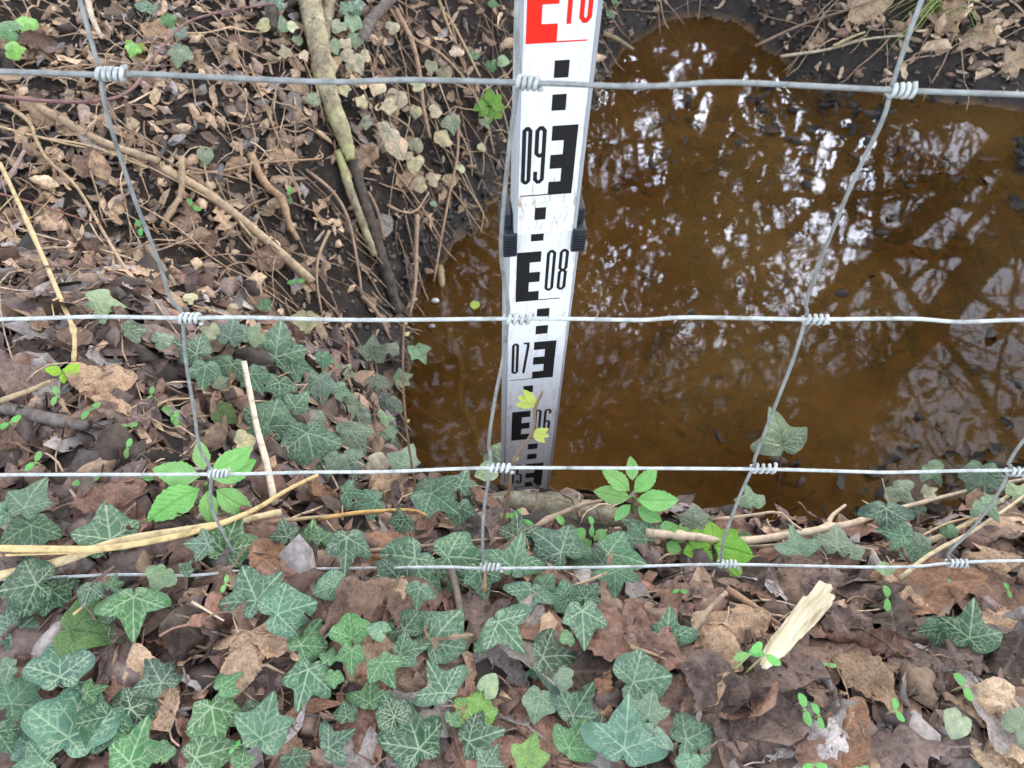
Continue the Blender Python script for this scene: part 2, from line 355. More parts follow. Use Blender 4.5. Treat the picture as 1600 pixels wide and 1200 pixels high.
# ------------------------------------------------------------------ the setting: ground and water
def ax(core0, core1, step, lim):
    a = list(np.arange(core0, core1+1e-6, step)); s = step; x = a[-1]
    while x < lim: s *= 1.25; x += s; a.append(x)
    s = step; x = a[0]
    while x > -lim: s *= 1.25; x -= s; a.insert(0, x)
    return np.array(a)
X, Y = np.meshgrid(ax(-1.05, 1.15, .0055, 40), ax(-.05, 1.9, .0055, 40)); Z = terrain(X, Y)
ny, nx = X.shape; idx = np.arange(nx*ny).reshape(ny, nx)
quads = np.stack([idx[:-1, :-1], idx[:-1, 1:], idx[1:, 1:], idx[1:, :-1]], -1).reshape(-1, 4)
gme = bpy.data.meshes.new('ground')
V = np.stack([X, Y, Z], -1).reshape(-1, 3).astype(np.float32)
gme.vertices.add(len(V)); gme.vertices.foreach_set('co', V.ravel()); gme.loops.add(quads.size); gme.loops.foreach_set('vertex_index', quads.ravel().astype(np.int32))
gme.polygons.add(len(quads)); gme.polygons.foreach_set('loop_start', np.arange(0, quads.size, 4, dtype=np.int32)); gme.update(calc_edges=True)
gme.polygons.foreach_set('use_smooth', [True]*len(quads))
tag(obj('ground', gme, M['soil']), 'dark leaf strewn soil banks sloping down to the stream', kind='structure')
me = mk_mesh('water', [(-.4,.25,0), (3.4,.25,0), (3.4,2.4,0), (-.4,2.4,0)], [(0,1,2,3)], smooth=False)
tag(obj('water', me, M['water']), 'shallow brown stream water reflecting sky through branches', kind='structure')

# ------------------------------------------------------------------ leaf shapes
def seg_vein(P, segs):
    v = np.zeros(len(P))
    for (a, b, wd, s) in segs:
        a = np.array(a); b = np.array(b); e = b-a; L = e@e+1e-12
        t = np.clip(((P-a)@e)/L, 0, 1); d = np.linalg.norm(P-a-t[:, None]*e, axis=1)
        ww = wd*(1-.6*t); v = np.maximum(v, s*np.exp(-(d/ww)**2))
    return v
def rot2(v, a): c, s = math.cos(a), math.sin(a); return np.array([v[0]*c-v[1]*s, v[0]*s+v[1]*c])
def ivy_mesh(seed, shape='star', rings=40, sec=140, name='leaf', stalk=True):
    rg = np.random.default_rng(seed); u = lambda a, b: rg.uniform(a, b)
    if shape == 'star': base = [(0,1.22),(7,1.0),(22,.74),(36,.66),(48,.74),(60,.88),(74,.70),(94,.55),(112,.52),(130,.52),(150,.38),(172,.18),(180,.10)]
    elif shape == 'broad': base = [(0,1.12),(9,.98),(28,.80),(42,.75),(54,.80),(64,.82),(80,.71),(100,.62),(118,.60),(134,.54),(152,.42),(171,.22),(180,.10)]
    elif shape == 'three': base = [(0,1.28),(7,1.03),(22,.72),(38,.62),(54,.74),(68,.98),(82,.86),(100,.66),(122,.50),(145,.40),(166,.26),(180,.10)]
    elif shape == 'heart': base = [(0,.95),(22,.78),(45,.68),(70,.66),(95,.66),(120,.66),(145,.60),(165,.40),(180,.14)]
    A = []; R = []; tips = {}
    for sgn in (-1, 1):
        k1, k2, k3 = u(.84, 1.14), u(.74, 1.16), u(-9, 9)
        for a, r in (base if sgn > 0 else base[::-1]):
            if sgn < 0 and a in (0,): continue
            kk = k1 if 40 <= a <= 85 else (k2 if a > 85 and a < 160 else 1)
            A.append(sgn*(a+(k3 if 10 < a < 160 else 0))); R.append(r*kk*u(.96, 1.04))
    A = np.array(A); R = np.array(R); o = np.argsort(A); A = A[o]; R = R[o]
    th = np.linspace(-180, 180, sec, endpoint=False); r = np.interp(th, A, R)
    rs = np.convolve(np.concatenate([r[-3:], r, r[:3]]), [.08,.14,.18,.2,.18,.14,.08], 'valid'); r = np.where(rs > r, rs, r*.72+rs*.28)
    r = r*(1+.012*np.sin(np.radians(th)*u(9, 15)+u(0, 6)))
    fr = (np.linspace(0, 1, rings)**.85)[1:]
    a = np.radians(th)+math.pi/2
    P = np.concatenate([[[0, 0]]]+[np.stack([np.cos(a)*r*f, np.sin(a)*r*f], -1) for f in fr])
    Fc = [(0, 1+j, 1+(j+1) % sec) for j in range(sec)]
    for i in range(len(fr)-1):
        b0 = 1+i*sec; b1 = b0+sec
        Fc += [(b0+j, b1+j, b1+(j+1) % sec, b0+(j+1) % sec) for j in range(sec)]
    segs = []
    for deg in ([0, -62, 62, -128, 128] if shape != 'heart' else [0, -45, 45, -95, 95, -140, 140]):
        L = float(np.interp(deg, th, r)); d = np.array([math.cos(math.radians(deg)+math.pi/2), math.sin(math.radians(deg)+math.pi/2)]); e = d*L*.95
        segs.append((np.zeros(2), e, .024, 1.0))
        for q in (.26, .50, .74):
            for sg in (-1, 1):
                s0 = e*(q+u(-.05, .05)); dd = rot2(d, sg*math.radians(u(38, 52))); l2 = L*(.46-.28*q)*u(.8, 1.25)+.06
                s1 = s0+dd*l2; segs.append((s0, s1, .016, .8))
                s2 = s0+dd*l2*.55; segs.append((s2, s2+rot2(dd, -sg*math.radians(u(35, 60)))*l2*.5, .013, .7)); segs.append((s2, s2+rot2(dd, sg*math.radians(u(35, 60)))*l2*.5, .013, .7))
    v = seg_vein(P, segs)
    C = rg.uniform(-1, 1, (46, 2)); D = np.linalg.norm(P[:, None]-C[None], axis=2); D.sort(axis=1); net = np.exp(-((D[:, 1]-D[:, 0])/.022)**2)*.12
    v = np.maximum(v, net)
    x, y = P[:, 0], P[:, 1]; rr = np.hypot(x, y)
    z = -u(.02, .34)*rr**2 + u(-.12, .26)*np.abs(x) + .12*fbm(x*2+seed, y*2, seed, 2) + u(-.08, .08)*x - .010*v + .025*fbm(x*6+3*seed, y*6, seed+5, 2)
    z -= u(0, .2)*np.clip(y-.3, 0, 1)**2
    V = np.stack([x, y, z-z[0]], -1); vein = v
    if stalk:
        sv, sf = tube_geo(spline([(0,0,-.004), (u(-.08,.08),-.16,-.12), (u(-.1,.1),-.24,-.42), (u(-.2,.2),-.22,-.95)], 8), [.022,.02,.02,.022,.022,.024,.024,.026], 5)
        Fc += [tuple(i+len(V) for i in f) for f in sf]; V = np.concatenate([V, sv]); vein = np.concatenate([vein, np.full(len(sv), .6)])
    return mk_mesh(name, V, Fc, {'vein': vein})
SH = ['star','broad','star','three','star','broad','heart','three','star','broad','star','three','star','three','broad','star','three','heart']
IVY = [ivy_mesh(i+1, s) for i, s in enumerate(SH)]
IVY_BY = {s: [m for m, k in zip(IVY, SH) if k == s] for s in set(SH)}
IVY_LO = [ivy_mesh(i+31, s, 10, 48) for i, s in enumerate(['star','broad','three','star','heart'])]

def blade(kind, seed, nv=30, nu=14, curl=None, bend=None, crump=None):
    """dead or fresh leaf: V in a frame where the blade runs along +Y from 0 to 1"""
    rg = np.random.default_rng(seed); u = lambda a, b: rg.uniform(a, b)
    v = np.linspace(0, 1, nv+1)[:, None]*np.ones((1, nu+1)); s = np.linspace(-1, 1, nu+1)[None, :]*np.ones((nv+1, 1))
    if kind == 'ovate': wv = .30*np.sin(math.pi*v**.8)**.75; side = 9
    elif kind == 'round': wv = .46*np.sin(math.pi*v**.85)**.6; side = 8
    elif kind == 'oak': wv = (.13+.22*v)*np.sin(math.pi*v**1.05)**.45*(1+.42*np.cos(2*math.pi*4.2*v+u(-.5, .5))); side = 5
    elif kind == 'lance': wv = .105*np.sin(math.pi*v**.9)**.8; side = 12
    elif kind == 'lobed': wv = .42*np.sin(math.pi*v**.9)**.5*(1+.33*np.cos(2*math.pi*2.6*v+1.2)); side = 5
    elif kind == 'leaflet': wv = .27*np.sin(math.pi*v**.85)**.85; side = 8
    elif kind == 'oval': wv = .26*np.sin(math.pi*v)**.6; side = 3
    asym = 1+u(-.1, .1)*np.sign(s)
    jag = {'ovate':.05,'round':.05,'leaflet':.07,'oval':0,'lance':.02}.get(kind, .06)
    wv = wv*asym*(1+jag*np.abs(s)**4*np.sign(np.sin(v*u(95, 120)))*.5+.10*fbm(v*7+seed, s*1.0, seed, 3))
    if kind not in ('leaflet', 'oval') and u(0, 1) < .5:      # torn margin
        q = u(.3, .8); sg = rg.choice([-1, 1]); wv = wv*(1-.55*np.exp(-((v-q)/.07)**2)*(np.sign(s) == sg))
    x = s*wv; y = v + .05*np.abs(s)**2*(1 if kind != 'round' else -1)
    if kind in ('round',): y = y - .10*np.abs(s)**1.5*(1-v)**2*3*0.6
    vein = np.exp(-(x/.012)**2)
    sv = np.abs(((v - .9*np.abs(x))*side) % 1 - .5)*2; vein = np.maximum(vein, .7*np.exp(-((1-sv)/.16)**2)*(np.abs(s) > .03))
    x = x + u(-.12, .12)*np.sin(math.pi*v)
    crump = u(.05, .14) if crump is None else crump
    z = crump*fbm(x*5+seed*3, y*5, seed+2, 4) + crump*.8*np.abs(s)**2*fbm(x*9, y*11+seed, seed+8, 2) - .008*vein
    curl = u(-3.2, 3.2) if curl is None else curl; bend = u(-2.2, 2.2) if bend is None else bend
    tw = u(-1, 1)
    if abs(curl) > .05:
        k = curl*(.5+v*tw*.5+.3) ; k = np.where(np.abs(k) < .05, .05, k); ang = x*k*1.6
        nx_, nz_ = np.sin(ang)/(k*1.6), (1-np.cos(ang))/(k*1.6); nrm = (-np.sin(ang), np.cos(ang)); x, z = nx_+z*nrm[0], nz_+z*nrm[1]
    if abs(bend) > .05:
        ang = (y-.5)*bend; y, z = np.sin(ang)/bend - z*np.sin(ang), (1-np.cos(ang))/bend + z*np.cos(ang)
    else: y = y-.5
    V = np.stack([x, y, z], -1).reshape(-1, 3)
    V[:, 2] -= np.median(V[:, 2])
    W = nu+1; Fc = [(i*W+j, i*W+j+1, (i+1)*W+j+1, (i+1)*W+j) for i in range(nv) for j in range(nu)]
    return V, Fc, vein.reshape(-1)
DEAD = {}
for kind, n in (('ovate', 7), ('round', 5), ('oak', 6), ('lance', 4), ('lobed', 4)):
    DEAD[kind] = []
    for i in range(n):
        V, Fc, ve = blade(kind, 100+i*7+len(kind), 34, 18)
        q = V[int(len(V)*.0)+9]                                    # petiole
        a = V[9]; b = V[9+19*2]; d = (a-b)/(np.linalg.norm(a-b)+1e-9)
        sv, sf = tube_geo(spline([b, a, a+d*.10+(0,0,.02), a+d*.22+(.03,0,.0)], 7), .010, 5)
        Fc = Fc+[tuple(k+len(V) for k in f) for f in sf]; V = np.concatenate([V, sv]); ve = np.concatenate([ve, np.full(len(sv), .8)])
        DEAD[kind].append(mk_mesh('dead_leaf', V, Fc, {'vein': ve}))
LO = [blade(k, 300+i, 5, 4) for i, k in enumerate(['ovate','round','oak','lance','ovate','oak','lobed','round','ovate','lance','oak','ovate'])]

def frame(n, t):
    n = n.normalized(); t = (t - n*t.dot(n)).normalized(); x = t.cross(n).normalized()
    return Matrix((x, t, n)).transposed()
def img_dir(deg): a = math.radians(deg); return RT*math.cos(a) + UP*math.sin(a)
def place(o, p, n, tip_deg, scale):
    m = frame(n, img_dir(tip_deg)); o.matrix_world = Matrix.Translation(p) @ m.to_4x4() @ Matrix.Scale(scale, 4); return m

DCOL = {'brown': (.195,.130,.098), 'red': (.235,.140,.105), 'mauve': (.175,.130,.118), 'tan': (.42,.30,.205), 'pale': (.55,.43,.30), 'grey': (.31,.285,.275), 'dark': (.055,.040,.032), 'orange': (.32,.185,.115), 'silver': (.50,.47,.48)}
# ------------------------------------------------------------------ litter that nobody could count
def crumbs(name, n, xr, yr, size, cols, label, cond, seed, lift=(.0, .010), tilt=.35):
    rg = np.random.default_rng(seed); mb = MB(); cnt = 0
    xs = rg.uniform(*xr, n*3); ys = rg.uniform(*yr, n*3); wd = water_dist(xs, ys); hs = H(xs, ys)
    for x, y, d, h in zip(xs, ys, wd, hs):
        if not cond(x, y, d, rg): continue
        V, Fc, _ = LO[rg.integers(len(LO))]; s = rg.uniform(*size)
        nn = normal(x, y); nn = (nn + Vector(rg.normal(0, tilt, 3))).normalized()
        a = rg.uniform(0, 6.283); m = np.array(frame(nn, Vector((math.cos(a), math.sin(a), 0.01))))
        P = (V*s*np.array([rg.uniform(.5, 1.1), 1, 1]))@m.T + np.array([x, y, h+rg.uniform(*lift)])
        c = np.array(cols[rg.integers(len(cols))])*rg.uniform(.40, 1.30); mb.add(P, Fc, c); cnt += 1
        if cnt >= n: break
    o = obj(name, mb.mesh(name, True), M['litter']); tag(o, label, kind='stuff', cat='leaf litter'); return o
C = DCOL
STONE = [tuple(hit(x, y, 0)[0])[:2] for x, y in ((735,786),(790,787),(850,793),(905,802),(960,816),(1000,828))]
def off_stone(x, y): return min(math.hypot(x-a, y-b) for q in range(5) for k in (0, .5) for a, b in [((STONE[q][0]*(1-k)+STONE[q+1][0]*k), (STONE[q][1]*(1-k)+STONE[q+1][1]*k))]) > .026
inview = lambda x, y: abs(x) < .30+.80*max(y, .02)+.12
crumbs('leaf_litter', 5600, (-1.15, 1.2), (-.02, .62), (.022, .058), [C['brown'], C['mauve'], C['brown'], C['dark'], C['red'], C['tan'], C['mauve'], C['grey']], 'mat of brown dead leaves on the near bank under the fence',
       lambda x, y, d, rg: inview(x, y) and d > .004 and off_stone(x, y), 1)
def left_ok(x, y, d, rg):
    if d < .0 or not inview(x, y): return False
    if x > .3: return False
    return rg.random() < min(1, .16+max(0, d-.04)*5)
crumbs('leaf_litter', 9500, (-1.4, .3), (.40, 1.9), (.012, .040), [(.32,.22,.155), (.48,.34,.22), (.31,.235,.19), C['tan'], (.56,.42,.28), C['dark'], (.60,.46,.31), C['grey'], (.42,.30,.2)], 'crumbled brown leaf litter on the far left bank', left_ok, 2, (.0, .012), .45)
crumbs('leaf_litter', 2600, (.12, 1.6), (1.1, 1.9), (.018, .046), [C['pale'], C['tan'], C['pale'], (.62,.47,.33), C['brown']], 'pale dead leaves scattered on the far muddy bank',
       lambda x, y, d, rg: d > .012 and rg.random() < (min(1, .25+d*9) if x > .66+.3*float(vnoise(x*6, y*6, 5)) else .16+d*3), 3, (.0, .014), .4)
crumbs('leaf_crumbs', 9000, (-1.5, 1.9), (.0, 2.3), (.005, .014), [C['dark'], C['brown'], C['tan'], C['pale'], C['mauve']], 'fine crumbs of broken leaf over both banks', lambda x, y, d, rg: d > .005 and inview(x, y), 4, (.0, .006), .5)
crumbs('sunken_leaves', 2300, (.12, 1.6), (.32, 1.35), (.012, .042), [(.008,.006,.004), (.015,.010,.006), (.012,.011,.007), (.05,.025,.010)], 'dark sodden leaves and weed on the stream bed at right',
       lambda x, y, d, rg: d < -.012 and (x-.20-.10*math.sin(y*9) > 0) and rg.random() < min(1, (x-.15)*2.5) and float(vnoise(x*9, y*11, 77)) > -.12, 5, (.050, .082), .25)
crumbs('sunken_leaves', 90, (-.2, .5), (.32, 1.4), (.02, .045), [(.10,.05,.015), (.05,.03,.012)], 'a few brown leaves on the stream bed near the staff', lambda x, y, d, rg: d < -.012, 6, (.004, .02), .3)

def clods(name, n, xr, yr, size, label, cond, seed, cols):
    rg = np.random.default_rng(seed); mb = MB(); k = 0; base = []
    for q in range(6):
        V, Fc = tube_geo([(-.9,0,0), (-.65,0,0), (0,0,.1), (.6,0,0), (.85,0,0)], [.15,.6,.8,.55,.15], 7); V = V*(1+1.1*np.stack([fbm(V[:, 0]*2+q*9, V[:, 1]*2+V[:, 2]*1.7, q+c, 2) for c in range(3)], -1)); base.append((V, Fc))
    xs = rg.uniform(*xr, n*12); ys = rg.uniform(*yr, n*12); wd = water_dist(xs, ys); hs = H(xs, ys)
    for x, y, d, h in zip(xs, ys, wd, hs):
        if not cond(x, y, d, rg): continue
        V, Fc = base[rg.integers(6)]; a = rg.uniform(0, 6.28); c, s = math.cos(a), math.sin(a); sz = rg.uniform(*size)**1.0; P = V*sz*np.array([rg.uniform(.6, 1.2), rg.uniform(.6, 1.2), rg.uniform(.5, .9)])
        P = P@np.array([[c, s, 0], [-s, c, 0], [0, 0, 1]]) + np.array([x, y, h+sz*.15]); mb.add(P, Fc, np.array(cols[rg.integers(len(cols))])*rg.uniform(.6, 1.4)); k += 1
        if k >= n: break
    o = obj(name, mb.mesh(name, True), M['clod']); tag(o, label, kind='stuff', cat='mud clods')
clods('mud_clods', 3400, (-1.2, .2), (.40, 1.7), (.002, .008), 'crumbly dark soil clods on the left bank', lambda x, y, d, rg: (-.016 < d < .45) and (d < .05 or rg.random() < .5) and inview(x, y), 31, [(.035,.026,.02), (.05,.038,.03), (.02,.016,.013), (.09,.065,.045)])
clods('mud_clods', 1500, (.15, 1.6), (1.0, 1.9), (.002, .010), 'wet black mud clods on the far shore', lambda x, y, d, rg: -.02 < d < .35 and inview(x, y), 32, [(.03,.026,.022), (.05,.042,.035), (.07,.055,.042), (.12,.09,.065)])
# fine roots and stalks of the litter
def stalks(name, n, xr, yr, L, r, cols, label, seed, ang=None, cond=None):
    rg = np.random.default_rng(seed); mb = MB(); k = 0
    while k < n:
        x = rg.uniform(*xr); y = rg.uniform(*yr)
        d = float(water_dist(np.array([x]), np.array([y]))[0])
        if d < .01 or not inview(x, y) or (cond and not cond(x, y, d)): continue
        a = rg.normal(ang, .75) if ang is not None and rg.random() < .7 else rg.uniform(0, 6.28); l = rg.uniform(*L); P = []
        for i in range(7):
            P.append((x, y, float(H(x, y))+rg.uniform(.002, .014)+.012*math.sin(i/6*math.pi)*rg.uniform(0, 1))); a += rg.normal(0, .24); x += math.cos(a)*l/6; y += math.sin(a)*l/6
        rr = rg.uniform(*r); V, Fc = tube_geo(spline(P, 10), np.linspace(rr, rr*.6, 10), 5)
        mb.add(V, Fc, np.array(cols[rg.integers(len(cols))])*rg.uniform(.6, 1.2)); k += 1
    tag(obj(name, mb.mesh(name, True), M['litter']), label, kind='stuff', cat='dry stalks')
stalks('dry_stalks', 1150, (-1.5, .15), (.42, 2.0), (.05, .24), (.0005, .0015), [C['tan'], C['pale'], (.34,.23,.15), C['tan'], (.58,.42,.27)], 'tangle of thin dry roots and stalks over the left bank', 8, -.9)
stalks('dry_stalks', 330, (-.7, .8), (.02, .42), (.03, .11), (.0004, .0011), [C['brown'], C['tan'], C['dark'], C['pale']], 'thin dry stalks among the leaves of the near bank', 9)
stalks('dry_stalks', 260, (.15, 1.5), (1.15, 1.9), (.06, .25), (.0008, .0018), [C['tan'], C['pale']], 'pale dry stalks on the far muddy bank', 10, .3, lambda x, y, d: d > .03)

# ------------------------------------------------------------------ levelling staff
Z5 = .226                                            # height of the 0.5 m mark above the water
def zs(s): return Z5 + (s-5)*.1                       # decimetre marks to height
Yst = .353
staff = empty('levelling_staff', (.0153-.016*.226, Yst, 0)); tag(staff, 'white telescopic levelling staff with black and red scale standing in the water', 'measuring staff')
staff.rotation_euler = (0, math.atan(.016), math.radians(7))
MT = lambda mb, name, m, parent=staff, bv=0: (lambda o: bevel(o, bv) if bv else o)(obj(name, mb.mesh(name, smooth=False), M[m], parent))
Zj = zs(8.68)                                         # joint between the sections
WU, WLo = .0202, .0240                                # half widths
mb = MB(); mb.add(*box_geo(-WU+.0022, WU-.0022, 0, .016, Zj, 1.75)); up = MT(mb, 'upper_section', 'staff')
for sg in (-1, 1):
    mb = MB(); mb.add(*box_geo(min(sg*WU, sg*(WU-.0021)), max(sg*WU, sg*(WU-.0021)), -.0009, .019, Zj+.0005, 1.75)); MT(mb, 'edge_rail', 'alu', up, .0005)
mb = MB(); mb.add(*box_geo(-WU+.0022, WU-.0022, -.0007, .0002, Zj, Zj+.0016)); MT(mb, 'end_lip', 'staff', up, .0003)
mb = MB(); mb.add(*box_geo(-WLo+.0018, WLo-.0018, .0012, .024, -.12, Zj)); lo = MT(mb, 'lower_section', 'staff')
for sg in (-1, 1):
    mb = MB(); mb.add(*box_geo(min(sg*WLo, sg*(WLo-.0017)), max(sg*WLo, sg*(WLo-.0017)), .0006, .0265, -.12, Zj)); MT(mb, 'edge_rail', 'alu', lo, .0006)
# black collar with a ribbed clip each side
for sg in (-1, 1):
    mb = MB()
    xa, xb = sg*(WLo-.0060), sg*(WLo+.0030); mb.add(*box_geo(min(xa, xb), max(xa, xb), -.0022, .0275, Zj-.018, Zj+.0025))
    xa, xb = sg*(WU+.0010), sg*(WLo+.0018); mb.add(*box_geo(min(xa, xb), max(xa, xb), .004, .026, Zj+.0026, Zj+.0145))
    clip = MT(mb, 'clip', 'latch', staff, .0008)
    mb = MB()
    for i in range(7):
        z = Zj-.0155+i*.0022; xa, xb = sg*(WLo-.0052), sg*(WLo+.0024); mb.add(*box_geo(min(xa, xb), max(xa, xb), -.0031, -.0021, z, z+.0011))
    MT(mb, 'ribbed_grip', 'latch', clip)
mb = MB(); mb.add(*box_geo(-WLo-.003, WLo+.003, .0276, .0300, Zj-.018, Zj+.0025)); MT(mb, 'collar', 'latch', staff, .0006)
# scale print: thin raised film
T = .00022
def film(mb, x0, x1, z0, z1, y): mb.add(*box_geo(x0, x1, y-T, y, z0, z1))
def strokes(mb, pts, wd, y):
    pts = [np.array(p, float) for p in pts]
    n = len(pts)
    offs = []
    closed = np.linalg.norm(pts[0]-pts[-1]) < 1e-9
    for i, p in enumerate(pts):
        d0 = pts[i]-pts[i-1] if i > 0 else (pts[i]-pts[-2] if closed else pts[1]-pts[0])
        d1 = pts[i+1]-pts[i] if i < n-1 else (pts[1]-pts[0] if closed else pts[-1]-pts[-2])
        n0 = np.array([-d0[1], d0[0]])/np.linalg.norm(d0); n1 = np.array([-d1[1], d1[0]])/np.linalg.norm(d1)
        m = n0+n1; m /= np.linalg.norm(m); offs.append(m*wd/2/max(.5, m@n0))
    V = []
    for p, o in zip(pts, offs):
        for q in (p+o, p-o): V.append((q[0], y-T, q[1])); 
    Fc = [(2*i, 2*i+1, 2*i+3, 2*i+2) for i in range(n-1)]
    mb.add(V, Fc)
def glyph(mb, ch, x0, x1, z0, z1, wd, y):
    h = wd/2; a, b, c, d = x0+h, x1-h, z0+h, z1-h; m = (c+d)/2; k = (b-a)*.38; kz = k*1.3
    O = [(a+k, c), (a, c+kz), (a, d-kz), (a+k, d), (b-k, d), (b, d-kz), (b, c+kz), (b-k, c), (a+k, c)]
    up_ = [(a+k, m), (a, m+kz), (a, d-kz), (a+k, d), (b-k, d), (b, d-kz), (b, m+kz), (b-k, m), (a+k, m)]
    dn = [(a+k, c), (a, c+kz), (a, m-kz), (a+k, m), (b-k, m), (b, m-kz), (b, c+kz), (b-k, c), (a+k, c)]
    if ch == '0': strokes(mb, O, wd, y)
    elif ch == '1': strokes(mb, [((a+b)/2, z0), ((a+b)/2, z1)], wd, y); strokes(mb, [((a+b)/2, d), (a, d-.002)], wd*.7, y-.00004)
    elif ch == '8': strokes(mb, up_, wd, y); strokes(mb, dn, wd, y-.00004)
    elif ch == '9': strokes(mb, up_, wd, y); strokes(mb, [(b, m+kz), (b, c+kz), (b-k, c), (a+k, c), (a, c+kz), (a, c+kz+.006)], wd, y-.00004)
    elif ch == '6': strokes(mb, dn, wd, y); strokes(mb, [(a, m-kz), (a, d-kz), (a+k, d), (b-k, d), (b, d-kz), (b, d-kz-.005)], wd, y-.00004)
    elif ch == '5': strokes(mb, [(b, d), (a, d), (a, m), (b-k, m), (b, m-kz), (b, c+kz), (b-k, c), (a+k, c), (a, c+kz), (a, c+kz+.005)], wd, y)
    elif ch == '7': strokes(mb, [(a, d), (b, d), (b, d-.004), (a+k*.6, z0)], wd, y)
    elif ch == '4': strokes(mb, [(a+k, d+h), (a, c+.012), (b+h, c+.012)], wd, y); strokes(mb, [(b-.001, m), (b-.001, z0)], wd, y-.00004)
def U(u, half): return -half + 2*half*u
for s in range(1, 15):
    upper = s >= 9; sec = up if upper else lo; y = 0.0 if upper else .0012; hw = WU if upper else WLo
    left = (s % 2 == 0); z = zs(s); pm = 'red' if s >= 10 else 'black'
    if left: e0, e1, sp = .09 if upper else .135, .475, .275 if upper else .32
    else: e0, e1, sp = .50 if upper else .46, .86 if upper else .82, .675 if upper else .645
    em = MB()
    for k in (0, .2, .4): film(em, U(e0 if left else e0, hw), U(e1, hw), z+k*.1, z+(k+.1)*.1, y)
    if left: 
        for k in (.1, .3): film(em, U(e0, hw), U(sp, hw), z+k*.1, z+(k+.1)*.1, y)
    else:
        for k in (.1, .3): film(em, U(sp, hw), U(e1, hw), z+k*.1, z+(k+.1)*.1, y)
    if left: film(em, U(e1, hw), U(.86 if upper else .80, hw), z, z+.0007, y)
    else: film(em, U(.09, hw), U(e0, hw), z, z+.0007, y)
    MT(em, 'graduation_mark', pm, sec)
    q0, q1 = ((.47, .66) if not left else (.32, .49))
    if s == 10: q0, q1 = .32, .49
    sm = MB()
    for k in (6, 8):
        zz = z+k*.01; 
        film(sm, U(q0, WU if zz > Zj else WLo), U(q1, WU if zz > Zj else WLo), zz, zz+.01, 0.0 if zz > Zj else .0012)
    MT(sm, 'graduation_mark', 'black' if s != 10 else 'red', sec)
    if 4 <= s <= 10:
        txt = '10' if s == 10 else '0%d' % s; nm = MB(); ms = .0023
        if left: g = ((.535, .68), (.73, .885)) if upper else ((.555, .685), (.735, .865))
        else: g = ((.085, .225), (.265, .425)) if upper else ((.10, .215), (.265, .385))
        for ch, (u0, u1) in zip(txt, g): glyph(nm, ch, U(u0, hw), U(u1, hw), z+.0095, z+.0505, ms if upper else .0021, y)
        MT(nm, 'numeral', pm, sec)

# ------------------------------------------------------------------ wire fence
D4 = [.290, .369, .428, .486]
NODE = {  # stay -> pixel of the crossing in each of the four rows
    0: [(-470, 100), (-250, 500), (-105, 745), (10, 905)],
    1: [(158, 115), (285, 497), (330, 740), (378, 892)],
    2: [(812, 129), (795, 498), (768, 731), (757, 886)],
    3: [(1397, 141), (1262, 499), (1180, 732), (1128, 881)],
    4: [(2020, 160), (1750, 503), (1580, 737), (1485, 880)],
    5: [(2600, 175), (2250, 505), (1995, 740), (1850, 882)]}
ROWPX = [[(-900,95),(-470,100),(0,112),(158,117),(230,116),(420,125),(530,128),(640,125),(812,129),(880,131),(985,135),(1060,133),(1150,129),(1397,141),(1600,148),(2020,160),(2600,175)],
         [(-700,505),(-250,500),(0,499),(150,495),(285,497),(380,496),(560,500),(795,498),(880,498),(1000,500),(1080,496),(1262,499),(1420,498),(1500,503),(1600,500),(1750,503),(2250,505)],
         [(-500,748),(-105,745),(0,742),(330,741),(480,738),(600,737),(700,733),(768,731),(860,731),(1180,733),(1340,737),(1400,738),(1580,735),(1995,738)],
         [(-300,912),(10,905),(180,898),(300,899),(378,892),(500,889),(690,886),(757,888),(960,886),(1128,882),(1340,886),(1430,885),(1485,880),(1600,876),(1850,880)]]
fence = empty('wire_fence', at_depth(757, 886, .486)); tag(fence, 'galvanised wire mesh fence with coiled knots across the front', 'fence')
FI = Matrix.Translation(-fence.location)
def wchild(name, P, r, sides=8, m='wire'):
    P = np.asarray(P, float)-np.array(fence.location); V, Fc = tube_geo(P, r, sides); return obj(name, mk_mesh(name, V, Fc), M[m], fence)
WR = .00100
nodes3 = {k: [at_depth(*p, D4[i]) for i, p in enumerate(v)] for k, v in NODE.items()}
rng = np.random.default_rng(5)
for i, row in enumerate(ROWPX):
    P = spline([tuple(at_depth(x, y, (min(D4[i], hit(x, y, .004)[1]-.016) if i == 3 and x < 700 else D4[i])*(1+.003*math.sin(x*.013+i)))) for x, y in row], 160)
    wchild('line_wire', P, WR*(1.0 if i else 1.08), 8, 'wire' if i else 'dark_wire')
d0 = [n[0]-n[1] for n in nodes3.values()]
topn = {k: [v[0]+(v[0]-v[1])*1.25*q for q in (1, 2)] for k, v in nodes3.items()}
for q in (0, 1): wchild('line_wire', spline([tuple(topn[k][q]) for k in sorted(topn)], 60), WR*1.3)
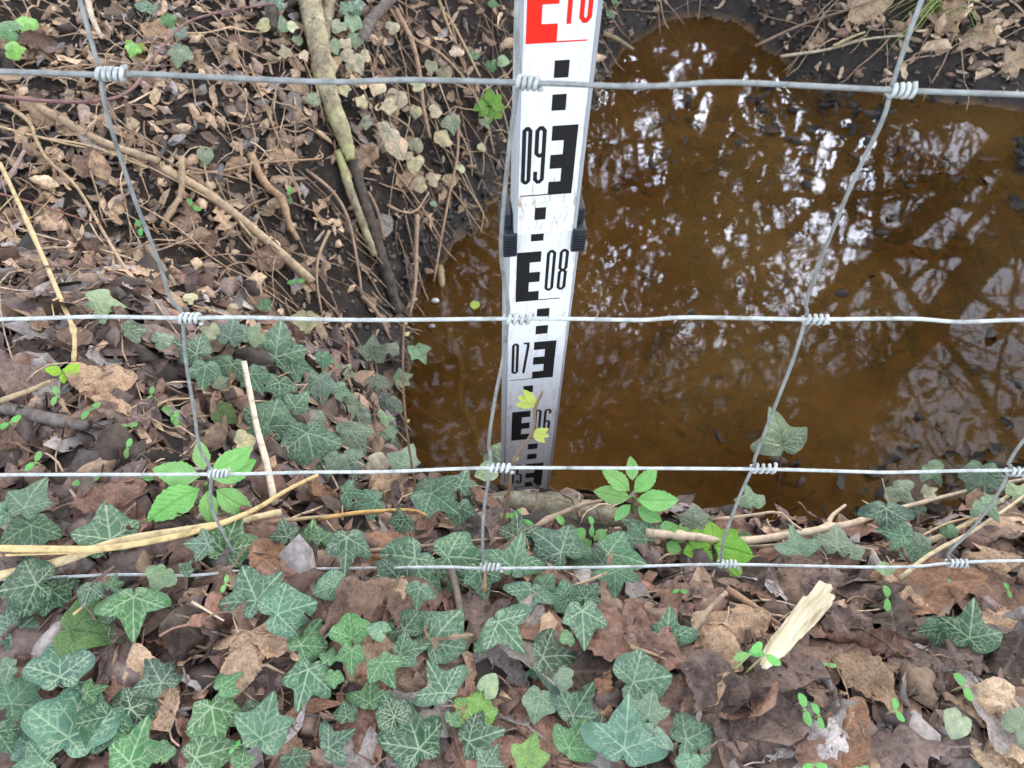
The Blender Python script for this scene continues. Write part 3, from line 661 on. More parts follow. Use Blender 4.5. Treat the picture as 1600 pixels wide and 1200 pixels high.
# where the stays pass in the photograph (a little above each knot on the left side of the coil)
BEND = {1: [[(125,0),(150,90)], [(168,180),(210,310),(245,400),(268,470)], [(290,560),(303,640),(312,700)], [(330,790),(350,835)]],
        2: [[(808,0),(808,60)], [(797,220),(786,330),(783,400),(793,470)], [(786,560),(774,620),(764,690)], [(757,790),(754,840)]],
        3: [[(1440,0),(1418,60)], [(1378,190),(1330,290),(1285,400),(1260,470)], [(1240,560),(1205,650),(1180,715)], [(1158,770),(1132,840)]],
        4: [[], [], [(1650,630),(1598,690),(1577,722)], [(1560,770),(1520,825),(1484,862)]]}
for k, ns in nodes3.items():
    seq = [topn[k][1], topn[k][0]]+ns
    pts = [tuple(seq[0]+Vector((0,.0015,0))), tuple(seq[1]+Vector((0,.0015,0)))]
    for i in range(4):
        if k in BEND:
            b = BEND[k][i]; y0 = seq[1+i]; ya = -250 if i == 0 else NODE[k][i-1][1]; yb = NODE[k][i][1]; da = D4[i]*.8 if i == 0 else D4[i-1]; db = D4[i]
            for (x, y) in b:
                if i == 0: t = (y-yb)/(-400); p = at_depth(x, y, 1/(1/db+(1/(db*.86)-1/db)*t)); 
                else: t = (y-ya)/(yb-ya); p = at_depth(x, y, 1/(1/da*(1-t)+1/db*t))
                pts.append(tuple(p))
        pts.append(tuple(ns[i]+Vector((-.0005,.0018,.0008))))
    if k in BEND: pts[1] = tuple(np.array(pts[2])+(np.array(pts[2])-np.array(pts[3]))*.6); pts = pts[1:]
    wchild('stay_wire', spline(pts, 120), WR*.92, 8, 'dark_wire')
    for i in range(4):
        n = ns[i]; turns = 4.4+rng.uniform(-.6, .5); m = 60; cr = WR*(2.0+rng.uniform(-.1, .15)); L = (.0108+.0009*i)*rng.uniform(.85, 1.12); s0 = -.0018
        ax_ = (at_depth(NODE[k][i][0]+60, NODE[k][i][1]+(1 if i else 2), D4[i])-n).normalized()
        e1 = Vector((0, -.6, .8)).normalized(); e1 = (e1-ax_*e1.dot(ax_)).normalized(); e2 = ax_.cross(e1); P = []
        for j in range(m):
            t = j/(m-1); a = -t*turns*2*math.pi - 2.3 + rng.normal(0, .0); P.append(tuple(n+ax_*(s0+t*L)+(e1*math.cos(a)+e2*math.sin(a))*cr*(1+(.25 if t > .97 else 0)+.07*math.sin(j*.7+k*3+i))))
        P.append(tuple(Vector(P[-1])+ax_*.0012+(e1*.0006)))
        wchild('knot', P, WR*.97, 7)

# ------------------------------------------------------------------ twigs, sticks and straws
def path3(pts, off, smooth=4, n=None):
    """pixel polyline -> a gently sagging line lying on the ground"""
    n = n or max(8, int(sum(math.dist(a, b) for a, b in zip(pts, pts[1:]))/14)); Q = spline(pts, n)
    P = np.array([tuple(hit(x, y, off, True)[0]) for x, y in Q])
    dep = np.array([ (Vector(p)-CAM).dot(FW) for p in P])
    for _ in range(smooth):
        d2 = np.convolve(np.concatenate([[dep[0]]*2, dep, [dep[-1]]*2]), [.1,.2,.4,.2,.1], 'valid'); dep = np.minimum(d2, dep*1.004)
    return [tuple(at_depth(x, y, d)) for (x, y), d in zip(Q, dep)], dep
def twig(name, pts, rpx, off, color, label, cat='twig', m='twig', taper=.6, smooth=8, group=None, rough=.06, knobs=0, seed=0, parent=None):
    P, dep = path3(pts, off, smooth); P = np.array(P); n = len(P); R = rpx*np.mean(dep)/F*np.linspace(1, taper, n)
    if knobs:
        rg = np.random.default_rng(seed)
        for _ in range(knobs): i = rg.integers(1, n-1); R[i] *= 1.3
    o0 = P[0].copy(); mb = MB(); mb.add(*tube_geo(P-o0, R, 9 if rpx > 4 else 7, True, rough, seed)); rg = np.random.default_rng(seed+50)
    if name not in ('straw_stem', 'pale_stick', 'fallen_branch') and n > 9:
        for _ in range(2 if n < 18 else 4):                 # short side shoots
            i = int(rg.integers(2, n-2)); tg = P[i+1]-P[i-1]; tg /= np.linalg.norm(tg); sd_ = np.cross(tg, rg.normal(size=3)); sd_ /= np.linalg.norm(sd_); sd_[2] = abs(sd_[2]); L = min(.028, np.linalg.norm(P[-1]-P[0])*rg.uniform(.05, .20))
            q = P[i]-o0; Q = [q, q+(tg*.6+sd_*.6)*L*.5, q+(tg*.8+sd_*.8+rg.normal(size=3)*.25)*L]; mb.add(*tube_geo(spline(Q, 6), np.linspace(R[i]*.5, R[i]*.22, 6), 5, True, .1, i))
    o = obj(name, mb.mesh(name), M[m], None, (*color, 1)); o.location = tuple(o0)
    if parent is None: tag(o, label, cat, group)
    return o
straw, tan, rdb, pin, pal = (.62,.47,.22), (.42,.29,.16), (.20,.11,.08), (.24,.13,.12), (.62,.52,.38)
twig('straw_stem', [(-30,905),(80,882),(190,845),(330,822),(440,800)], 7.5, .030, (.60,.48,.27), 'thickest straw stem, lying across the left ivy below the third wire', 'straw', taper=.75, seed=1)
twig('straw_stem', [(-30,857),(100,858),(180,855),(300,832),(390,800),(450,765),(497,742)], 5.5, .036, straw, 'bent yellow straw stem rising to the third wire at left', 'straw', taper=.6, seed=2)
twig('straw_stem', [(-20,868),(50,866),(160,862)], 2.5, .034, straw, 'thin straw end at the left edge beneath a taller straw', 'straw', seed=3)
twig('straw_stem', [(495,812),(560,801),(640,797),(668,806)], 3.6, .032, (.60,.36,.12), 'orange straw arching over ivy left of the staff foot', 'straw', seed=4)
twig('straw_stem', [(400,818),(520,806),(600,800)], 3.5, .026, tan, 'tan straw end between the ivy leaves below the third wire', 'straw', seed=5)
twig('pale_stick', [(381,565),(392,620),(402,670),(418,730),(430,790)], 4.6, .034, (.72,.62,.47), 'pale peeled stick standing up through the left ivy patch', 'stick', taper=1.15, seed=6, smooth=14)
twig('fallen_branch', [(-20,630),(30,642),(90,657),(138,664)], 11.5, .012, (1,1,1), 'grey barked branch end lying at the left edge', 'branch', 'grey_bark', taper=.8, rough=.1, seed=7)
twig('long_stick', [(55,165),(110,195),(160,222),(248,252)], 6.5, .016, (.42,.31,.2), 'brown stick on the left bank below the top wire, upper length', 'stick', seed=8, taper=.95)
twig('long_stick', [(250,262),(320,300),(400,362),(488,440)], 7.5, .016, (.50,.37,.23), 'long tan stick slanting down the left bank to the second wire', 'stick', seed=9, taper=1.0)
twig('yellow_stem', [(0,255),(35,330),(75,420),(100,480),(116,520),(115,565)], 4.2, .028, (.58,.44,.22), 'yellow knobbly stem hanging down the left edge of the bank', 'stem', seed=10, knobs=5)
twig('tan_twig', [(10,165),(45,190),(55,215),(75,250),(120,292),(160,360),(190,410),(232,470)], 3.4, .02, (.48,.34,.2), 'winding tan twig crossing the brown stick on the left bank', 'twig', seed=11)
twig('tan_twig', [(0,198),(60,214),(140,228),(230,262)], 2.2, .018, (.55,.42,.25), 'thin straight tan twig left of the first stay wire', 'twig', seed=12)
twig('tan_twig', [(20,205),(110,226),(200,246),(330,312)], 1.8, .018, (.50,.38,.22), 'thin tan twig running under the long tan stick', 'twig', seed=13)
twig('bramble_cane', [(-20,148),(60,157),(150,158),(205,140),(240,90),(285,40),(340,20),(430,5)], 3.0, .040, pin, 'purple bramble cane curving up behind the top wire at left', 'cane', seed=14, smooth=16)
twig('broken_stick', [(284,245),(283,300),(270,325),(252,355)], 5.2, .02, (.40,.28,.17), 'short broken stick with a fork on the left bank', 'stick', seed=15, knobs=3)
twig('broken_stick', [(392,240),(412,285),(440,310),(452,350),(466,375)], 6.5, .018, (.42,.27,.15), 'knobbly brown stick left of the leaning trunk', 'stick', seed=16, knobs=3)
twig('curled_root', [(280,272),(340,268),(400,255),(470,250),(503,247),(500,236)], 2.0, .022, (.45,.30,.18), 'thin root ending in a hook left of the leaning trunk', 'root', seed=17)
twig('tan_twig', [(390,100),(412,160),(440,230),(460,280),(472,320)], 1.9, .02, tan, 'thin twig hanging left of the leaning trunk', 'twig', seed=18)
twig('pale_stick', [(135,-10),(145,30),(160,60)], 5.0, .02, (.60,.50,.38), 'pale stick end at the top edge beside the first stay wire', 'stick', seed=19)
twig('pink_stick', [(0,295),(20,268),(38,235)], 4.5, .02, (.34,.24,.22), 'pinkish stick leaning at the left edge', 'stick', seed=20)
twig('brown_stick', [(230,385),(255,420),(280,455)], 6.5, .012, (.28,.2,.14), 'stout brown stick behind the first stay wire above the second wire', 'stick', seed=21)
twig('red_twig', [(-10,300),(60,320),(150,350)], 2.2, .02, (.30,.14,.10), 'reddish twig at the left edge below the yellow stem', 'twig', seed=22)
twig('bank_root', [(618,15),(642,60),(655,110),(662,170),(672,215)], 4.2, .028, (.42,.27,.17), 'pinkish root hanging down the bank left of the staff', 'root', seed=23)
twig('bank_root', [(600,0),(640,55),(690,85),(730,130),(760,190),(772,240)], 2.6, .026, (.42,.29,.18), 'long root curving toward the top of the staff', 'root', seed=24)
twig('bank_root', [(686,0),(702,45),(712,68)], 2.8, .02, tan, 'short root dangling at the top of the bank', 'root', seed=25)
twig('bank_root', [(690,10),(715,50),(745,110),(750,120)], 2.4, .018, (.52,.38,.22), 'yellowish root beside the short dangling root', 'root', seed=26)
twig('bank_root', [(716,180),(715,240),(705,290),(690,370),(678,440)], 2.6, .030, (.42,.26,.16), 'straight brown root reaching down to the waterline', 'root', seed=27)
twig('bank_root', [(478,265),(520,300),(545,345),(560,420),(565,460)], 3.0, .02, (.40,.27,.18), 'root hanging along the left side of the leaning trunk', 'root', seed=28)
twig('bank_root', [(565,462),(590,490),(610,530)], 4.0, .02, (.36,.25,.16), 'thick root end at the second wire left of the water', 'root', seed=29)
twig('bank_root', [(610,260),(650,310),(690,375)], 2.2, .02, (.40,.27,.17), 'thin root crossing the bare soil above the waterline', 'root', seed=30)
twig('bank_root', [(605,320),(625,330),(650,330),(670,300)], 2.6, .022, (.48,.33,.21), 'curled root loop on the bare soil', 'root', seed=31)
twig('bank_root', [(590,170),(640,200),(655,250),(700,290),(745,350),(755,365)], 1.8, .02, (.38,.26,.16), 'thin root trailing into the water left of the staff', 'root', seed=32)
twig('forked_twig', [(652,335),(650,400),(648,450),(640,495)], 4.0, .03, (.40,.28,.19), 'forked twig standing at the waterline left of the staff', 'twig', seed=33, knobs=2)
twig('bank_root', [(575,300),(590,330),(600,375)], 3.0, .02, (.36,.25,.17), 'short root across the foot of the leaning trunk', 'root', seed=34)
twig('tan_twig', [(515,360),(498,400),(495,440),(503,490)], 2.6, .03, (.44,.32,.2), 'hooked twig above the second wire near the ivy patch', 'twig', seed=35)
twig('tan_twig', [(210,660),(255,628),(300,622)], 2.6, .018, tan, 'thin tan twig left of the first stay wire', 'twig', seed=36)
twig('tan_twig', [(-10,630),(40,612),(80,595)], 5.0, .02, (.45,.34,.2), 'tan stick end beside the grey barked branch', 'stick', seed=37)
twig('far_stick', [(1220,88),(1290,78),(1350,62),(1410,55)], 2.6, .03, (.60,.50,.36), 'pale stick on the far mud bank below the top edge', 'stick', seed=38)
twig('far_stick', [(1180,72),(1250,40),(1310,20),(1370,0)], 2.6, .03, (.28,.2,.14), 'brown stick on the far mud bank at the top edge', 'stick', seed=39)
twig('far_stick', [(1302,72),(1330,58),(1352,50)], 2.6, .03, (.55,.48,.25), 'short yellow stick on the far mud bank', 'stick', seed=40)
twig('far_stick', [(942,52),(965,62),(990,78)], 4.5, .02, (.30,.22,.13), 'short log end on the far shore right of the staff', 'log', seed=41)
twig('edge_vine', [(1010,833),(1080,838),(1160,845),(1250,833),(1330,818),(1380,800),(1430,788),(1520,765),(1620,745)], 5.5, .034, (.55,.44,.31), 'long pale vine along the lip of the near bank at right', 'vine', seed=42, knobs=5, taper=.7, smooth=20)
twig('edge_vine', [(1110,812),(1160,807),(1215,800),(1235,815),(1253,828)], 2.8, .04, (.50,.38,.26), 'thin bent vine above the pale vine over the water', 'vine', seed=43)
twig('edge_vine', [(1170,855),(1290,848),(1370,860)], 3.0, .02, (.46,.36,.26), 'thin vine beneath the pale vine at right', 'vine', seed=44)
twig('straw_stem', [(1405,905),(1455,865),(1520,830),(1600,775),(1640,740)], 3.6, .034, (.50,.41,.25), 'straw stem slanting up at the right edge', 'straw', seed=45)
twig('straw_stem', [(1440,850),(1500,825),(1560,785),(1620,745)], 4.6, .028, (.42,.34,.2), 'greenish straw stem crossing behind the last stay wire', 'straw', seed=46)
twig('straw_stem', [(1420,850),(1480,818),(1560,800)], 2.5, .026, tan, 'short tan straw left of the last stay wire', 'straw', seed=47)
twig('brown_stick', [(1075,1005),(1090,975),(1112,948),(1135,925)], 6.0, .026, (.34,.25,.17), 'rough brown stick below the bottom wire left of the wood splinter', 'stick', seed=48, knobs=3)
twig('brown_stick', [(1135,920),(1175,945),(1215,975)], 6.0, .022, (.34,.2,.12), 'reddish stick behind the curled leaf left of the splinter', 'stick', seed=49)
twig('grey_stick', [(705,890),(715,930),(722,985)], 7.0, .018, (.17,.13,.11), 'dark grey stick upright under the large ivy leaves', 'stick', seed=50)
twig('tan_twig', [(757,925),(758,890)], 3.5, .03, (.34,.18,.10), 'reddish stalk under the ivy beside the staff foot', 'twig', seed=51)
twig('tan_twig', [(890,918),(925,905),(948,895)], 3.0, .032, (.50,.38,.24), 'short straw between two ivy leaves right of centre', 'twig', seed=52)
twig('tan_twig', [(115,960),(133,945),(146,934)], 2.6, .03, (.6,.45,.22), 'short yellow twig among the left ivy', 'twig', seed=53)
twig('brown_stick', [(93,955),(140,915),(178,885)], 3.6, .02, (.22,.15,.11), 'dark stick beneath the left ivy leaves', 'stick', seed=54)
twig('tan_twig', [(300,940),(325,955),(350,970)], 2.2, .03, (.56,.44,.32), 'thin pale stalk on the curled brown leaf', 'twig', seed=55)
twig('brown_stick', [(820,835),(850,815),(905,790),(940,782)], 4.4, .028, (.36,.26,.18), 'twisted stick on the mossy stone at the staff foot', 'stick', seed=56, knobs=3)
twig('brown_stick', [(560,862),(640,856),(735,845),(830,838)], 3.6, .018, (.36,.26,.18), 'long twig under the ivy left of the staff foot', 'stick', seed=57)
twig('tan_twig', [(985,1010),(1040,1030),(1060,1045)], 3.0, .02, tan, 'tan twig above the two toned ivy right of centre', 'twig', seed=58)
# leaning trunk and its darker companions on the left bank
def trunk(name, pts, rpx, m, label, off=.03, rough=.1, knobs=4, seed=0):
    P, dep = path3(pts, off, 10, 44); P = np.array(P); R = np.interp(np.linspace(0, 1, len(P)), np.linspace(0, 1, len(rpx)), rpx)*dep/F
    rg = np.random.default_rng(seed)
    for _ in range(knobs): i = rg.integers(3, len(P)-3); R[i-1:i+2] *= np.array([1.05,1.13,1.05])
    o0 = P[0].copy(); V, Fc = tube_geo(P-o0, R, 18, True, rough, seed); o = obj(name, mk_mesh(name, V, Fc), M[m]); o.location = tuple(o0); return tag(o, label, 'tree stem')
trunk('leaning_sapling', [(470,-60),(488,20),(500,80),(515,150),(538,215),(548,250)], [18,17,16,14,12,7], 'trunk', 'pale lichen spotted stem leaning across the left bank', seed=1)
trunk('leaning_sapling', [(520,-60),(515,0),(507,60),(508,110)], [10,9,8,6], 'trunk', 'thin green stem behind the leaning lichen stem', .02, seed=2)
trunk('tree_root', [(545,235),(560,285),(575,335),(592,390),(608,440),(622,490)], [7,8,9,10,9,7], 'dark_bark', 'dark stripped root running down from the leaning stem to the water', .016, .12, seed=3)
trunk('tree_root', [(528,235),(548,300),(565,345),(585,400)], [6,7,6,5], 'trunk', 'tan bark strip beside the dark stripped root', .016, .12, seed=4)
trunk('leaning_sapling', [(640,-30),(600,10),(578,35),(565,62)], [7,8,9,9], 'grey_bark', 'grey green side stem at the top of the left bank', .035, seed=5)
trunk('leaning_sapling', [(425,10),(425,45)], [9,8], 'dark_bark', 'short dark stump under ivy at the top left', .03, seed=6)

# mossy stone at the staff foot
def stone(name, pts, hw, label, seed, m='stone', thick=.03, cat='stone'):
    P = np.array([tuple(hit(x, y, 0)[0]) for x, y in pts]); P = spline(P, 26); n = len(P); V, Fc = tube_geo(P-P[0], np.sin(np.linspace(.25, math.pi-.25, n))**.4*hw, 20)
    V[:, 2] *= 1.0; V += .10*hw*np.stack([fbm(V[:, 0]*60, V[:, 1]*60+V[:, 2]*50, seed+k, 3) for k in range(3)], -1)*3
    o = obj(name, mk_mesh(name, V, Fc), M[m]); o.location = (P[0][0], P[0][1], P[0][2]-hw*.55); return tag(o, label, cat)
stone('mossy_stone', [(735,786),(790,787),(850,793),(905,802),(960,816),(1000,828)], .016, 'mossy stone edging the near bank at the staff foot', 3)
# splinter of split wood
def splinter():
    a = at_depth(1282, 932, hit(1282, 932, .046)[1]); b = at_depth(1190, 1042, hit(1190, 1042, .046)[1]); ax_ = b-a; L = ax_.length; rg = np.random.default_rng(4); mb = MB()
    for lay in range(2):
        for i in range(15):                                  # long fibres of unequal length and height
            x = (i-7)*.00072+rg.normal()*.0002; y0 = -.012*rg.random() if lay else rg.random()*.02; y1 = L*(1-.42*(abs(i-7)/7)**1.3*rg.uniform(.6, 1.0))+.004*rg.normal(); n = 12; z = .0012*lay+rg.uniform(-.0003,.0004)+.0012*math.cos(i/7*1.6)
            P = [(x*(1-.30*(k/n)), y0+(y1-y0)*k/n, z+.0003*math.sin(k*.5+i*.3)) for k in range(n+1)]
            V, Fc = tube_geo(P, np.array([.0021]*n+[.0007])*rg.uniform(.7, 1.15), 5, True, .12, i); mb.add(V, Fc)
    o = obj('wood_splinter', mb.mesh('wood_splinter', smooth=False), M['wood']); an = ax_.normalized(); nn = Vector((.1,-.35,1)); nn = nn-an*nn.dot(an); o.matrix_world = Matrix.Translation(a) @ frame(nn, ax_).to_4x4()
    tag(o, 'pale splinter of split wood lying on the leaves below the bottom wire', 'wood splinter')
splinter()

# ------------------------------------------------------------------ dead leaves one can point at
def dead(kind, x, y, size, tip, col, label, var=0, tilt=0.0, off=.012, group=None, jitter=.12, toward=.45):
    p, t = hit(x, y, off); me = DEAD[kind][var % len(DEAD[kind])]
    c = np.array(DCOL[col])*random.uniform(.75, 1.2); o = obj('dead_leaf', me, M['dead'], None, (*[float(v) for v in c], 1))
    nn = normal(p.x, p.y) + (-ray(x, y)).normalized()*toward + Vector((random.gauss(0, jitter), random.gauss(0, jitter), tilt))
    place(o, p, nn, tip, size*t/F); tag(o, label, 'dead leaf', group); return o
BIG = [('round',985,985,120,20,'red','round puckered red brown leaf with black specks right of centre',0),
 ('ovate',1440,930,190,5,'orange','largest orange brown crinkled leaf under the bottom wire at right',1), ('round',1560,950,110,330,'red','crinkled brown leaf beside the largest orange leaf at the right edge',1),
 ('round',1155,972,105,10,'tan','folded tan leaf left of the wood splinter',2), ('round',1330,985,110,60,'mauve','speckled mauve leaf right of the wood splinter',3),
 ('round',1135,1105,130,300,'mauve','dark speckled round leaf above the bottom edge, right of centre',4), ('round',1215,1095,120,100,'mauve','purple brown leaf under the wood splinter',1),
 ('ovate',1350,1065,120,300,'tan','curled tan oak like leaf right of the three armed stalk',3), ('ovate',1385,1015,110,340,'red','smooth reddish folded leaf below the largest orange leaf',4),
 ('lobed',1555,1140,150,70,'pale','palest torn leaf in the bottom right corner',2), ('oak',1250,1170,130,20,'silver','silvery grey lobed leaf on the bottom edge',0),
 ('ovate',1330,1150,120,70,'orange','tan curled leaf standing at the bottom edge right of the grey leaf',5), ('ovate',830,1130,130,300,'red','long reddish leaf beneath the bright green ivy leaf',2),
 ('ovate',385,1030,120,250,'tan','curled tan leaf below the large left ivy leaves',6), ('ovate',440,1005,110,340,'tan','second curled tan leaf pointing right beside its twin',4),
 ('round',580,925,80,200,'tan','torn tan leaf under the bottom wire left of centre',2), ('round',845,978,75,10,'red','smooth red brown leaf beside an ivy leaf at centre',1),
 ('lance',290,1065,60,330,'silver','silvery curled leaf among the lower left ivy',0), ('lance',290,1120,65,10,'silver','pale lilac narrow leaf in the lower left ivy',1),
 ('lance',460,1130,65,240,'silver','pale twisted narrow leaf left of the bottom centre',2), ('ovate',690,1000,90,70,'orange','orange brown leaf behind the big pale veined ivy leaf',3),
 ('ovate',870,1060,80,330,'tan','rolled tan leaf left of the dark glossy ivy leaf',0), ('oak',880,1175,90,60,'mauve','brown lobed leaf at the bottom edge near centre',3),
 ('round',170,590,85,20,'tan','tan curled leaf on the left bank beside the yellow green shoot',2), ('oak',190,650,80,10,'mauve','mauve lobed leaf left of the first stay wire',1),
 ('ovate',170,775,110,20,'red','reddish rolled leaf behind the third wire at left',2), ('ovate',250,745,70,300,'red','red brown leaf beneath the five part green leaf',4),
 ('oak',60,170,80,340,'tan','torn tan oak leaf under the top wire at the left edge',2), ('oak',110,195,60,320,'tan','small tan oak leaf behind the first stay wire',4),
 ('round',145,250,50,60,'brown','round walnut brown leaf left of the first stay wire',0), ('ovate',420,400,70,200,'brown','brown leaf lobe above the second wire beside the long stick',5),
 ('oak',350,340,55,300,'tan','tan lobed leaf above the long tan stick',5), ('ovate',1355,20,70,20,'pale','pale leaf at the top edge of the far bank',1),
 ('lobed',1530,60,60,20,'pale','large pale crumpled leaf on the far bank near the top right',3), ('lobed',1590,100,50,20,'pale','small pale crumpled leaf at the right edge of the far bank',1),
 ('lobed',1480,30,55,60,'tan','tan crumpled leaf on the far bank beside the grass tuft',4), ('oak',1270,65,40,20,'tan','small tan leaf on the far mud below the top edge',0),
 ('lance',1200,920,75,300,'silver','bluish grey strip of bark left of the wood splinter',3), ('lance',1400,860,95,30,'orange','rust coloured narrow leaf behind the bottom wire right of centre',1),
 ('lance',575,1065,100,320,'orange','rust brown narrow leaf beside the small green ivy',3), ('lance',480,1120,110,20,'orange','long rust leaf at lower left of centre',1),
 ('ovate',560,1140,110,300,'red','red brown folded leaf on the bottom edge left of centre',5), ('round',925,1010,60,0,'mauve','grey brown leaf right of the dark glossy ivy leaf',3),
 ('ovate',1500,1040,120,60,'mauve','long grey mauve leaf standing right of the glossy ivy leaf',0), ('lobed',1430,1040,95,200,'mauve','grey mauve leaf under the glossy ivy leaf at right',0),
 ('oak',740,1090,70,200,'red','red brown leaf under the pale small ivy leaf',5), ('ovate',1180,925,60,120,'red','small reddish folded leaf above the folded tan leaf',3),
 ('ovate',1050,945,60,60,'red','folded brown leaf under the bottom wire right of centre',2), ('round',1250,905,100,10,'mauve','grey brown leaf under the bottom wire above the wood splinter',2)]
for k in BIG: dead(*k[:7], var=k[7], off=.018)
ZONE = [(0,780,500,1000,'below the left straw stems'), (500,780,900,1000,'under ivy around the staff foot'), (900,780,1220,1000,'left of the wood splinter'), (1220,780,1600,1000,'along the bottom wire at right'),
        (0,1000,400,1200,'in the bottom left ivy'), (400,1000,800,1200,'in the ivy left of the bottom centre'), (800,1000,1150,1200,'in the ivy right of the bottom centre'), (1150,1000,1600,1200,'in the bare litter at bottom right'),
        (0,500,300,780,'below the second wire at left'), (300,500,640,780,'around the mid left ivy patch'), (0,0,260,500,'high on the bank at far left'), (260,0,640,500,'just left of the leaning stem')]
NAME = {'ovate': 'pointed', 'round': 'round', 'oak': 'lobed', 'lance': 'narrow', 'lobed': 'torn'}
CN = {'brown': 'brown', 'red': 'reddish', 'mauve': 'mauve brown', 'tan': 'tan', 'pale': 'pale', 'grey': 'grey', 'dark': 'dark brown', 'orange': 'rust brown'}
rg = random.Random(21); placed = []
def zone(x, y):
    for a, b, c, d, s in ZONE:
        if a <= x < c and b <= y < d: return s
for k in range(4000):
    if len(placed) >= 235: break
    x, y = rg.uniform(5, 1595), rg.uniform(20, 1195)
    if 640 < x and y < 780: continue
    if y < 780 and rg.random() < .45: continue
    s = zone(x, y)
    p, t = hit(x, y, .012)
    if s is None or water_dist(np.array([p.x]), np.array([p.y]))[0] < .01: continue
    if min([math.dist((x, y), q) for q in placed]+[99]) < (38 if y > 780 else 34): continue
    kind = rg.choice(['ovate','ovate','round','oak','lance','lobed','ovate','oak']); col = rg.choice(['brown','red','mauve','mauve','brown','tan','grey','dark','orange','red'] if y > 780 else ['brown','tan','mauve','tan','brown','grey'])
    szm = rg.uniform(.035, .068)*(1 if y > 760 else .8); placed.append((x, y))
    dead(kind, x, y, szm*F/t, rg.uniform(0, 360), col, f'{CN[col]} {NAME[kind]} dead leaf {s}', var=rg.randrange(9), off=rg.uniform(.006, .018), group=f'{CN[col]} {NAME[kind]} dead leaves {s}', jitter=.35, toward=.15)

# ------------------------------------------------------------------ ivy
IC = {'T': (.058,.148,.088,.9), 'G': (.050,.165,.048,.9), 'D': (.014,.062,.028,.85), 'L': (.20,.42,.08,.6), 'O': (.56,.50,.33,.12), 'P': (.26,.34,.21,.45), 'Q': (.14,.205,.14,.6), 'K': (.07,.13,.03,.15)}
def ivy(label, leaves, off=.028, lo=False, cat='ivy', stem=True):
    pts = [hit(l[0], l[1], 0.0, True)[0] for l in leaves]
    c = sum(pts, Vector())/len(pts); c.z = float(H(c.x, c.y)); root = empty('ivy_plant', c); tag(root, label, cat, 'ivy plants on the banks')
    rs = random.Random(len(label)*7+len(leaves))
    for l in leaves:
        x, y, size, tip, cc = l[:5]; sh = l[5] if len(l) > 5 else None; o_ = l[6] if len(l) > 6 else off+rs.uniform(-.006, .010)
        p, t = hit(x, y, o_, True); sc = size*t/F/1.66
        me = rs.choice(IVY_LO if lo else IVY) if sh is None else rs.choice(IVY_BY[sh])
        bq = rs.uniform(.68, 1.30); col = [v*bq*rs.uniform(.88, 1.12) for v in IC[cc][:3]]+[IC[cc][3]*rs.uniform(.55, .9)]
        o = obj('leaf', me, M['ivy'], None, col)
        nn = Vector((0,0,1))*.75 + (-ray(x, y)).normalized()*.85 + normal(p.x, p.y)*.3 + Vector((rs.gauss(0, .20), rs.gauss(0, .20), 0))
        p = p - img_dir(tip)*.22*sc; m = frame(nn, img_dir(tip))
        o.matrix_world = Matrix.Translation(p) @ m.to_4x4() @ Matrix.Scale(sc, 4)
        o.parent = root; o.matrix_parent_inverse = Matrix.Translation(-root.location)
    if stem and len(leaves) > 2:      # trailing woody stem through the plant on the ground
        order = sorted(leaves, key=lambda l: l[0]); Q = spline([tuple(hit(l[0], l[1]+8, .006, True)[0]) for l in order][:9], 40)
        Q = np.array([(a, b, max(c_, float(H(a, b))+.003)) for a, b, c_ in Q]); V, Fc = tube_geo(Q-np.array(root.location), .0012, 6)
        s = obj('stem', mk_mesh('stem', V, Fc), M['twig'], root, (.15,.09,.06,1))
    return root
ivy('dark veined ivy at the left edge just above the straw stems', [(40,782,85,80,'T'),(50,832,85,275,'T','star'),(5,800,60,160,'T'),(170,828,112,100,'T','star')])
ivy('ivy at the left edge just beneath the thick straw stem', [(45,915,95,190,'D','broad'),(88,928,70,330,'D'),(25,985,115,55,'T','star'),(173,912,32,90,'G'),(210,945,92,275,'G','three'),(180,947,60,170,'D'),(140,925,45,260,'D')])
ivy('ivy in the left corner with one smooth vein free leaf', [(125,983,105,0,'K','three'),(93,1045,95,95,'T','broad'),(25,1090,90,50,'T','star'),(38,1160,60,150,'T','broad'),(0,1150,60,300,'D'),(10,1045,50,200,'T')])
ivy('large glossy ivy in the bottom left corner', [(110,1135,135,80,'T','broad'),(60,1195,80,200,'T'),(165,1130,85,250,'D'),(205,1178,100,80,'G','star'),(200,1118,95,250,'D','broad'),(140,1080,40,30,'G')])
ivy('ivy right of the bottom left corner beside pale lilac leaves', [(247,1058,80,120,'T','three'),(228,1092,85,20,'T','broad'),(252,1178,42,90,'G'),(350,1067,52,60,'G','three'),(318,1180,100,20,'G','star'),(333,1118,98,280,'G','star')])
ivy('ivy with a large pointed leaf left of the bottom centre', [(410,1140,105,80,'T','star'),(520,1163,65,40,'T'),(393,1110,45,200,'D'),(378,1190,40,90,'G'),(460,1190,55,300,'D')])
ivy('ivy hanging beside the first stay wire foot', [(355,850,100,75,'G','star'),(318,850,52,180,'T'),(447,832,52,110,'D'),(482,842,65,95,'G','star'),(395,925,105,115,'T','star'),(445,955,95,20,'T','broad'),(253,900,48,240,'P'),(290,890,30,60,'D')])
ivy('ivy group left of centre below the bottom wire', [(475,1000,75,60,'G','broad'),(480,1058,90,260,'T','star'),(515,918,60,200,'T','heart'),(513,1028,34,80,'G'),(522,1057,32,270,'G'),(548,988,65,100,'G','broad'),(590,985,42,160,'T','heart'),(550,1023,52,270,'G'),(600,1042,62,300,'G','star'),(633,1018,66,20,'T','star')])
